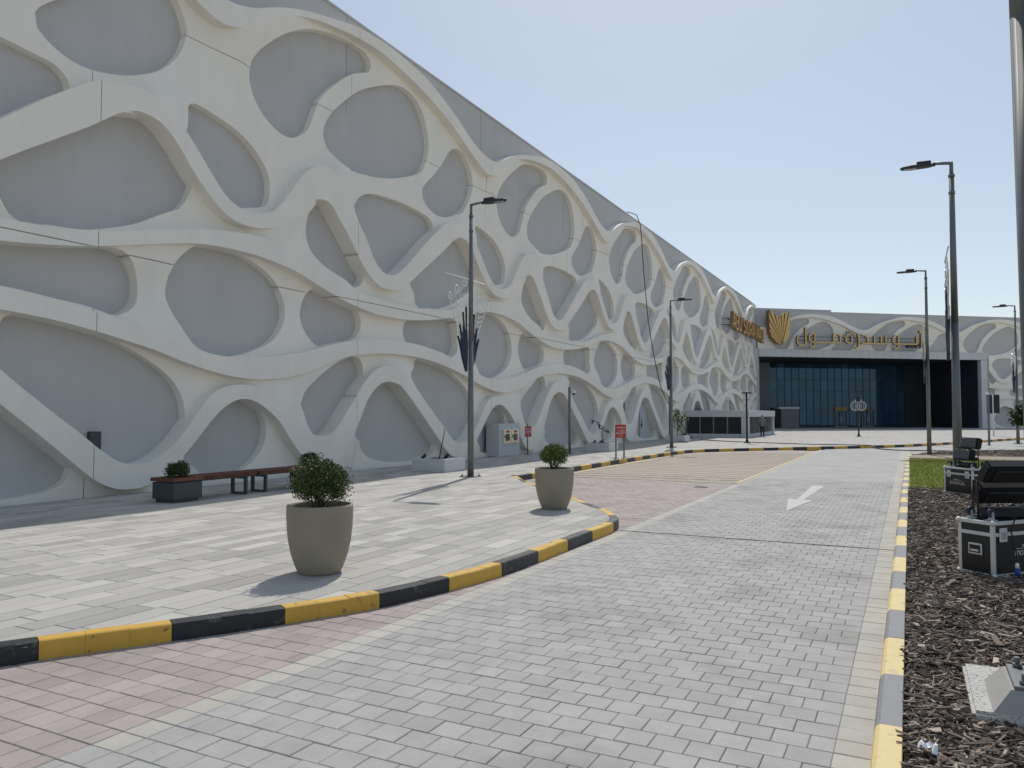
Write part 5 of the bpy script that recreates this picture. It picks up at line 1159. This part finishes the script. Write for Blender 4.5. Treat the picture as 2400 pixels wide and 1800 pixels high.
# ------------------------------------------------------------------ person by the enclosure
def person(label, loc, rz):
    t = thing('person', label, 'person', loc, rz)
    J = {'pel': (0, 0, 0.93), 'sp1': (0, 0.0, 1.10), 'sp2': (0, 0.01, 1.30), 'nk': (0, 0.01, 1.44), 'nk2': (0, 0.0, 1.50), 'hd': (0, -0.012, 1.60), 'hd2': (0, -0.005, 1.68)}
    Rr = {'pel': (.16, .115), 'sp1': (.15, .105), 'sp2': (.18, .115), 'nk': (.075, .07), 'nk2': (.05, .055), 'hd': (.075, .095), 'hd2': (.06, .075)}
    Ed = [('pel', 'sp1'), ('sp1', 'sp2'), ('sp2', 'nk'), ('nk', 'nk2'), ('nk2', 'hd'), ('hd', 'hd2')]
    for s, n in ((-1, 'l'), (1, 'r')):
        J.update({n+'sh': (s*.17, .01, 1.385), n+'el': (s*.235, .03, 1.12), n+'wr': (s*.235, -.05, .88), n+'hn': (s*.225, -.075, .81), n+'hp': (s*.09, 0, .86), n+'kn': (s*.095, -.015, .48), n+'an': (s*.10, .02, .08), n+'to': (s*.115, -.13, .035)})
        Rr.update({n+'sh': (.065, .065), n+'el': (.047, .047), n+'wr': (.034, .034), n+'hn': (.036, .022), n+'hp': (.092, .095), n+'kn': (.062, .065), n+'an': (.048, .05), n+'to': (.042, .03)})
        Ed += [('sp2', n+'sh'), (n+'sh', n+'el'), (n+'el', n+'wr'), (n+'wr', n+'hn'), ('pel', n+'hp'), (n+'hp', n+'kn'), (n+'kn', n+'an'), (n+'an', n+'to')]
        for q in range(5):
            a = n+'f%d' % q; L_ = (.05, .075, .08, .075, .06)[q]
            J[a] = (s*(.225-.012*(q-2)*0)+(-0.028*s if q == 0 else 0), -.075+(.018*(2-q) if q else -.03), .765 if q else .79); J[a+'t'] = (J[a][0]-s*.012, J[a][1]-.012, J[a][2]-L_*0.6)
            Rr[a] = (.0095, .0095); Rr[a+'t'] = (.007, .007); Ed += [(n+'hn', a), (a, a+'t')]
    nm = list(J); me = bpy.data.meshes.new('body'); me.from_pydata([J[k] for k in nm], [(nm.index(a), nm.index(b)) for a, b in Ed], [])
    o = bpy.data.objects.new('body', me); col.objects.link(o)
    md = o.modifiers.new('skin', 'SKIN'); md.use_smooth_shade = True; me.skin_vertices if False else None
    for i, k in enumerate(nm): me.skin_vertices[0].data[i].radius = Rr[k]
    me.skin_vertices[0].data[nm.index('pel')].use_root = True
    o.modifiers.new('sub', 'SUBSURF').levels = 1
    dg = bpy.context.evaluated_depsgraph_get(); m2 = bpy.data.meshes.new_from_object(o.evaluated_get(dg)); bpy.data.objects.remove(o)
    o = bpy.data.objects.new('body', m2); col.objects.link(o); o.parent = t
    m2.materials.clear()
    for k in ('skin', 'shirt', 'trouser', 'black', 'mask', 'hair'): m2.materials.append(M[k])
    for p in m2.polygons:
        c = p.center; r_ = abs(c.x)
        if c.z < 0.10: p.material_index = 3
        elif c.z < 0.90 and r_ < 0.185: p.material_index = 2
        elif c.z > 1.46: p.material_index = 5 if (c.z > 1.655 or (c.y > 0.03 and c.z > 1.56)) else (4 if (c.z < 1.60 and c.y < -0.035 and c.z > 1.51) else 0)
        elif r_ > 0.185 and c.z < 1.02: p.material_index = 0
        else: p.material_index = 1
        p.use_smooth = True
    MB().lathe([(0.0, 0.075), (0.05, 0.068), (0.078, 0.035), (0.086, 0.0), (0.082, -0.02)], (0, 0.012, 1.665), 18).build('hair', M['hair'], t)
    return t
person('man in grey shirt, dark trousers and face mask standing by the enclosure', (-10.35, 63.4, KH), R(14))

# ------------------------------------------------------------------ flight cases with floodlights in the bed
def flight_case(label, loc, rz, L_, D_, Hh, text_off):
    t = thing('flight_case', label, 'flight case', loc, rz, 'upturned flight cases in the bed')
    a, b = L_/2, D_/2; e = 0.042
    MB().box(-a+0.004, a-0.004, -b+0.004, b-0.004, 0.004, Hh-0.004).build('body', M['casepanel'], t)
    for sx in (-1, 1):
        for sy in (-1, 1): MB().box(min(sx*a, sx*(a-e)), max(sx*a, sx*(a-e)), min(sy*b, sy*(b-e)), max(sy*b, sy*(b-e)), 0, Hh).build('edge_trim', M['alu'], t, bevel=0.004)
    for z in (0.0, Hh-e, Hh-0.17):
        mb = MB(); mb.box(-a-0.001, a+0.001, -b-0.002, -b+e-0.012, z, z+e).box(-a-0.001, a+0.001, b-e+0.012, b+0.002, z, z+e).box(-a-0.002, -a+e-0.012, -b+0.02, b-0.02, z, z+e).box(a-e+0.012, a+0.002, -b+0.02, b-0.02, z, z+e)
        mb.build('edge_trim', M['alu'], t, bevel=0.003)
    for sx in (-1, 1):
        for sy in (-1, 1):
            for z in (0.02, Hh-0.02):
                MB().lathe([(0.0, 0.034), (0.022, 0.028), (0.036, 0.008), (0.036, -0.008), (0.022, -0.028), (0.0, -0.034)], (sx*(a-0.008), sy*(b-0.008), z), 12).build('ball_corner', M['alu'], t)
    for x in (-a+0.16, a-0.16):                     # butterfly latches on the long front
        l = MB().box(x-0.065, x+0.065, -b-0.012, -b, Hh-0.235, Hh-0.075).build('latch', M['alu'], t, bevel=0.008)
        MB().box(x-0.04, x+0.04, -b-0.02, -b-0.008, Hh-0.20, Hh-0.115).build('latch_handle', M['hub'], l, bevel=0.006)
    for (cx, sgn) in ((-a, -1),):                   # recessed handle on the short side
        h = MB().box(cx-0.012, cx, -0.085, 0.085, Hh*0.38, Hh*0.38+0.13).build('handle_dish', M['alu'], t, bevel=0.012)
        MB().box(cx-0.014, cx-0.0125, -0.068, 0.068, Hh*0.38+0.02, Hh*0.38+0.11).build('recess', M['black'], h); MB().box(cx-0.026, cx-0.0145, -0.05, 0.05, Hh*0.38+0.035, Hh*0.38+0.06).build('handle', M['alu'], h, bevel=0.005)
    for sx in (-1, 1):
        for sy in (-1, 1):                          # casters point up: the case lies upside down
            x, y = sx*(a-0.10), sy*(b-0.09)
            c = MB().box(x-0.05, x+0.05, y-0.045, y+0.045, Hh, Hh+0.012).add([(x-0.03, y-0.022, Hh+0.01), (x+0.03, y-0.022, Hh+0.01), (x+0.012, y-0.022, Hh+0.10), (x-0.012, y-0.022, Hh+0.10), (x-0.03, y+0.022, Hh+0.01), (x+0.03, y+0.022, Hh+0.01), (x+0.012, y+0.022, Hh+0.10), (x-0.012, y+0.022, Hh+0.10)], [(0, 1, 2, 3), (7, 6, 5, 4), (0, 3, 7, 4), (1, 5, 6, 2)]).build('caster', M['hub'], t)
            MB().cyl((x, y-0.018, Hh+0.085), (x, y+0.018, Hh+0.085), 0.055, None, 18).build('wheel', M['caster'], c)
    for (txt, sz, zz) in (('TOP COLOUR', 0.075, Hh*0.42), ('Pro Lighting', 0.042, Hh*0.42+0.075)):
        o = linkmesh('lettering', text_mesh(txt, sz, 'lettering', M['white'], 0.0008), t, (text_off, -b-0.003, zz)); o.rotation_euler = (R(90), R(180), 0)
    MB().box(text_off-0.23, text_off+0.23, -b-0.003, -b-0.001, Hh*0.42+0.046, Hh*0.42+0.050).build('lettering', M['white'], t)
    return t
near_a = math.atan2(0.76, 0.65); far_a = math.atan2(-0.71, 0.54)
NL, ND, NH = 0.92, 0.44, 0.64
def corner_loc(cx, cy, rz, L_, D_): return (cx+math.cos(rz)*L_/2-math.sin(rz)*D_/2, cy+math.sin(rz)*L_/2+math.cos(rz)*D_/2, KH-0.03)
nc = corner_loc(0.83, 10.35, near_a, NL, ND); fc = corner_loc(0.72, 21.05, far_a, 0.89, 0.46)
flight_case('near upturned black flight case with casters on top', nc, near_a, NL, ND, NH, 0.12)
flight_case('far upturned black flight case at the lawn edge', fc, far_a, 0.89, 0.46, 0.63, -0.02)

def floodlight(label, loc, rz, tilt, seed):
    t = thing('floodlight', label, 'floodlight', loc, rz, 'black LED floodlights on flight cases')
    MB().box(-0.24, 0.24, -0.11, 0.11, 0.0, 0.12).build('base', M['blackmatte'], t, bevel=0.02)
    MB().box(-0.20, -0.12, -0.114, -0.108, 0.04, 0.08).build('display', M['lens'], t)
    for s in (-1, 1):                               # yoke arms with cut-outs
        y = MB().add([(s*0.335, -0.05, 0.02), (s*0.335, 0.06, 0.02), (s*0.335, 0.05, 0.45), (s*0.335, -0.02, 0.45), (s*0.352, -0.05, 0.02), (s*0.352, 0.06, 0.02), (s*0.352, 0.05, 0.45), (s*0.352, -0.02, 0.45)], [(0, 1, 5, 4), (2, 3, 7, 6), (1, 2, 6, 5), (3, 0, 4, 7)])
        y.tube([(s*0.343, -0.05, 0.02), (s*0.343, -0.02, 0.45)], 0.012, 6).tube([(s*0.343, 0.06, 0.02), (s*0.343, 0.05, 0.45)], 0.012, 6).box(min(s*0.335, s*0.352), max(s*0.335, s*0.352), -0.04, 0.055, 0.17, 0.25)
        y.box(min(s*0.22, s*0.352), max(s*0.22, s*0.352), -0.05, 0.06, 0.0, 0.03); y.build('yoke_arm', M['blackmatte'], t)
    for k, (zc, off) in enumerate(((0.30, -0.06), (0.56, 0.10))):
        hd = bpy.data.objects.new('lamp_bank', MB().box(-0.31, 0.31, -0.06, 0.09, -0.13, 0.13).mesh('lamp_bank', M['blackmatte'], 0.025, 2)); col.objects.link(hd); hd.parent = t
        hd.location = (0, off, zc); hd.rotation_euler = (R(-tilt), 0, 0)
        fr = MB().box(-0.285, 0.285, -0.066, -0.060, -0.108, 0.108).build('lens_plate', M['led'], hd)
        le = MB()
        for i in range(14):
            for j in range(5):
                x = -0.265+i*0.0408+(0.01 if j % 2 else 0); z = -0.086+j*0.043; le.lathe([(0.017, 0.0), (0.012, 0.008), (0.0, 0.011)], (0, 0, 0), 8)
                for q in range(len(le.v)-24, len(le.v)): a_, b_, c_ = le.v[q]; le.v[q] = (x+a_, -0.066-c_, z+b_)
        lo = le.build('lens', M['led'], hd); lo['kind'] = 'stuff'
        bf = MB()
        bf.box(-0.22, 0.22, 0.09, 0.115, -0.09, 0.09)
        bf.build('back_cover', M['blackmatte'], hd, bevel=0.015)
    return t
floodlight('far two bank floodlight showing its honeycomb lenses', (fc[0], fc[1], KH-0.03+0.63), far_a-0.12, 12, 1)
floodlight('near black floodlight seen from behind', (nc[0]+0.02, nc[1]+0.05, KH-0.03+NH), near_a+math.pi-0.35, 38, 2)
# cables, plug
MB().tube([(nc[0]+0.05, nc[1]-0.1, KH+NH-0.01), (1.06, 10.50, KH+NH+0.01), (1.02, 10.53, KH+0.5), (1.07, 10.52, KH+0.22), (1.06, 10.42, KH+0.12)], 0.008, 6).build('power_cable', M['cable'])
tag(bpy.data.objects['power_cable'], 'black cable hanging down the front of the near flight case', 'cable')
pl = thing('power_plug', 'blue and white power plug hanging at the near flight case', 'plug', (1.06, 10.42, KH+0.10))
MB().cyl((0, 0, 0), (0.0, 0.0, -0.10), 0.03, 0.026, 12).build('plug_body', M['plug'], pl); MB().cyl((0, 0, 0.0), (0, 0, 0.055), 0.024, 0.018, 12).build('plug_cap', M['white'], pl)

# ------------------------------------------------------------------ hanging cable, hose, litter, fronds
tag(MB().tube(catmull([(XW-0.2, 48.6, 15.45), (XW+0.1, 49.0, 15.40), (XW+0.5, 49.25, 14.7), (XW+0.5, 50.1, 11.2), (XW+0.55, 51.15, 7.6), (XW+0.75, 53.1, 3.8), (XW+1.2, 54.6, 2.2), (XW+1.9, 55.6, 0.7), (XW+2.4, 55.4, KH+0.02)], step=0.5), 0.028, 7).build('hanging_cable', M['cable']), 'black cable hanging from the parapet down to the pavement', 'cable')
tag(MB().tube(catmull([(-13.0, 54.0, KH+0.04), (-11.5, 52.6, KH+0.03), (-9.3, 51.3, KH+0.02), (-5.3, 49.4, KH+0.02), (-3.4, 49.6, KH+0.02), (-1.9, 48.9, KH+0.02), (-1.75, 48.6, 0.05), (-0.4, 46.9, 0.025), (2.5, 47.4, 0.025)], step=0.4), 0.03, 7).build('ground_hose', M['cable']), 'dark hose lying across the plaza and over the far kerb', 'hose')
tag(MB().box(-13.35, -12.7, 49.3, 49.5, KH, KH+0.05).build('cable_ramp', M['black']), 'short black cable ramp on the pavement near the door', 'cable ramp')
ln = MB()
rs_ = random.Random(3)
V = []; F = []
for i in range(7):
    for j in range(5):
        V.append((0.011*(i-3)+rs_.uniform(-.006, .006), 0.014*(j-2)+rs_.uniform(-.006, .006), 0.018+rs_.uniform(-0.012, 0.03)))
for i in range(6):
    for j in range(4): F.append((i*5+j, i*5+5+j, i*5+6+j, i*5+1+j))
o = MB().add(V, F, 0, False).build('tissue', M['tissue']); o.location = (0.06, 4.82, KH+0.005); o.scale = (1.3, 1.3, 1.2); tag(o, 'crumpled white tissue on the mulch beside the kerb', 'litter')
fr_ = thing('palm_frond', 'dry yellow palm frond lying on the lawn across the kerb', 'frond', (0.55, 33.0, KH+0.02))
mb = MB().tube([(-0.9, 0.0, 0.02), (-0.3, 0.1, 0.09), (0.3, 0.0, 0.10), (1.1, -0.1, 0.03)], [0.012, 0.02, 0.02, 0.008], 6); mb.build('stem', M['frond'], fr_)
rs_ = random.Random(8)
for k in range(16):
    x = -0.7+k*0.11; a = rs_.choice([-1, 1]); L_ = rs_.uniform(0.25, 0.5); z = 0.09-0.05*abs(x)
    MB().add([(x, 0, z), (x+L_*0.6, a*L_*0.4-0.012, z+0.05), (x+L_, a*L_*0.8, 0.0), (x+L_*0.6, a*L_*0.4+0.02, z+0.05)], [(0, 1, 2), (0, 2, 3)]).build('leaflet', M['frond'], fr_)
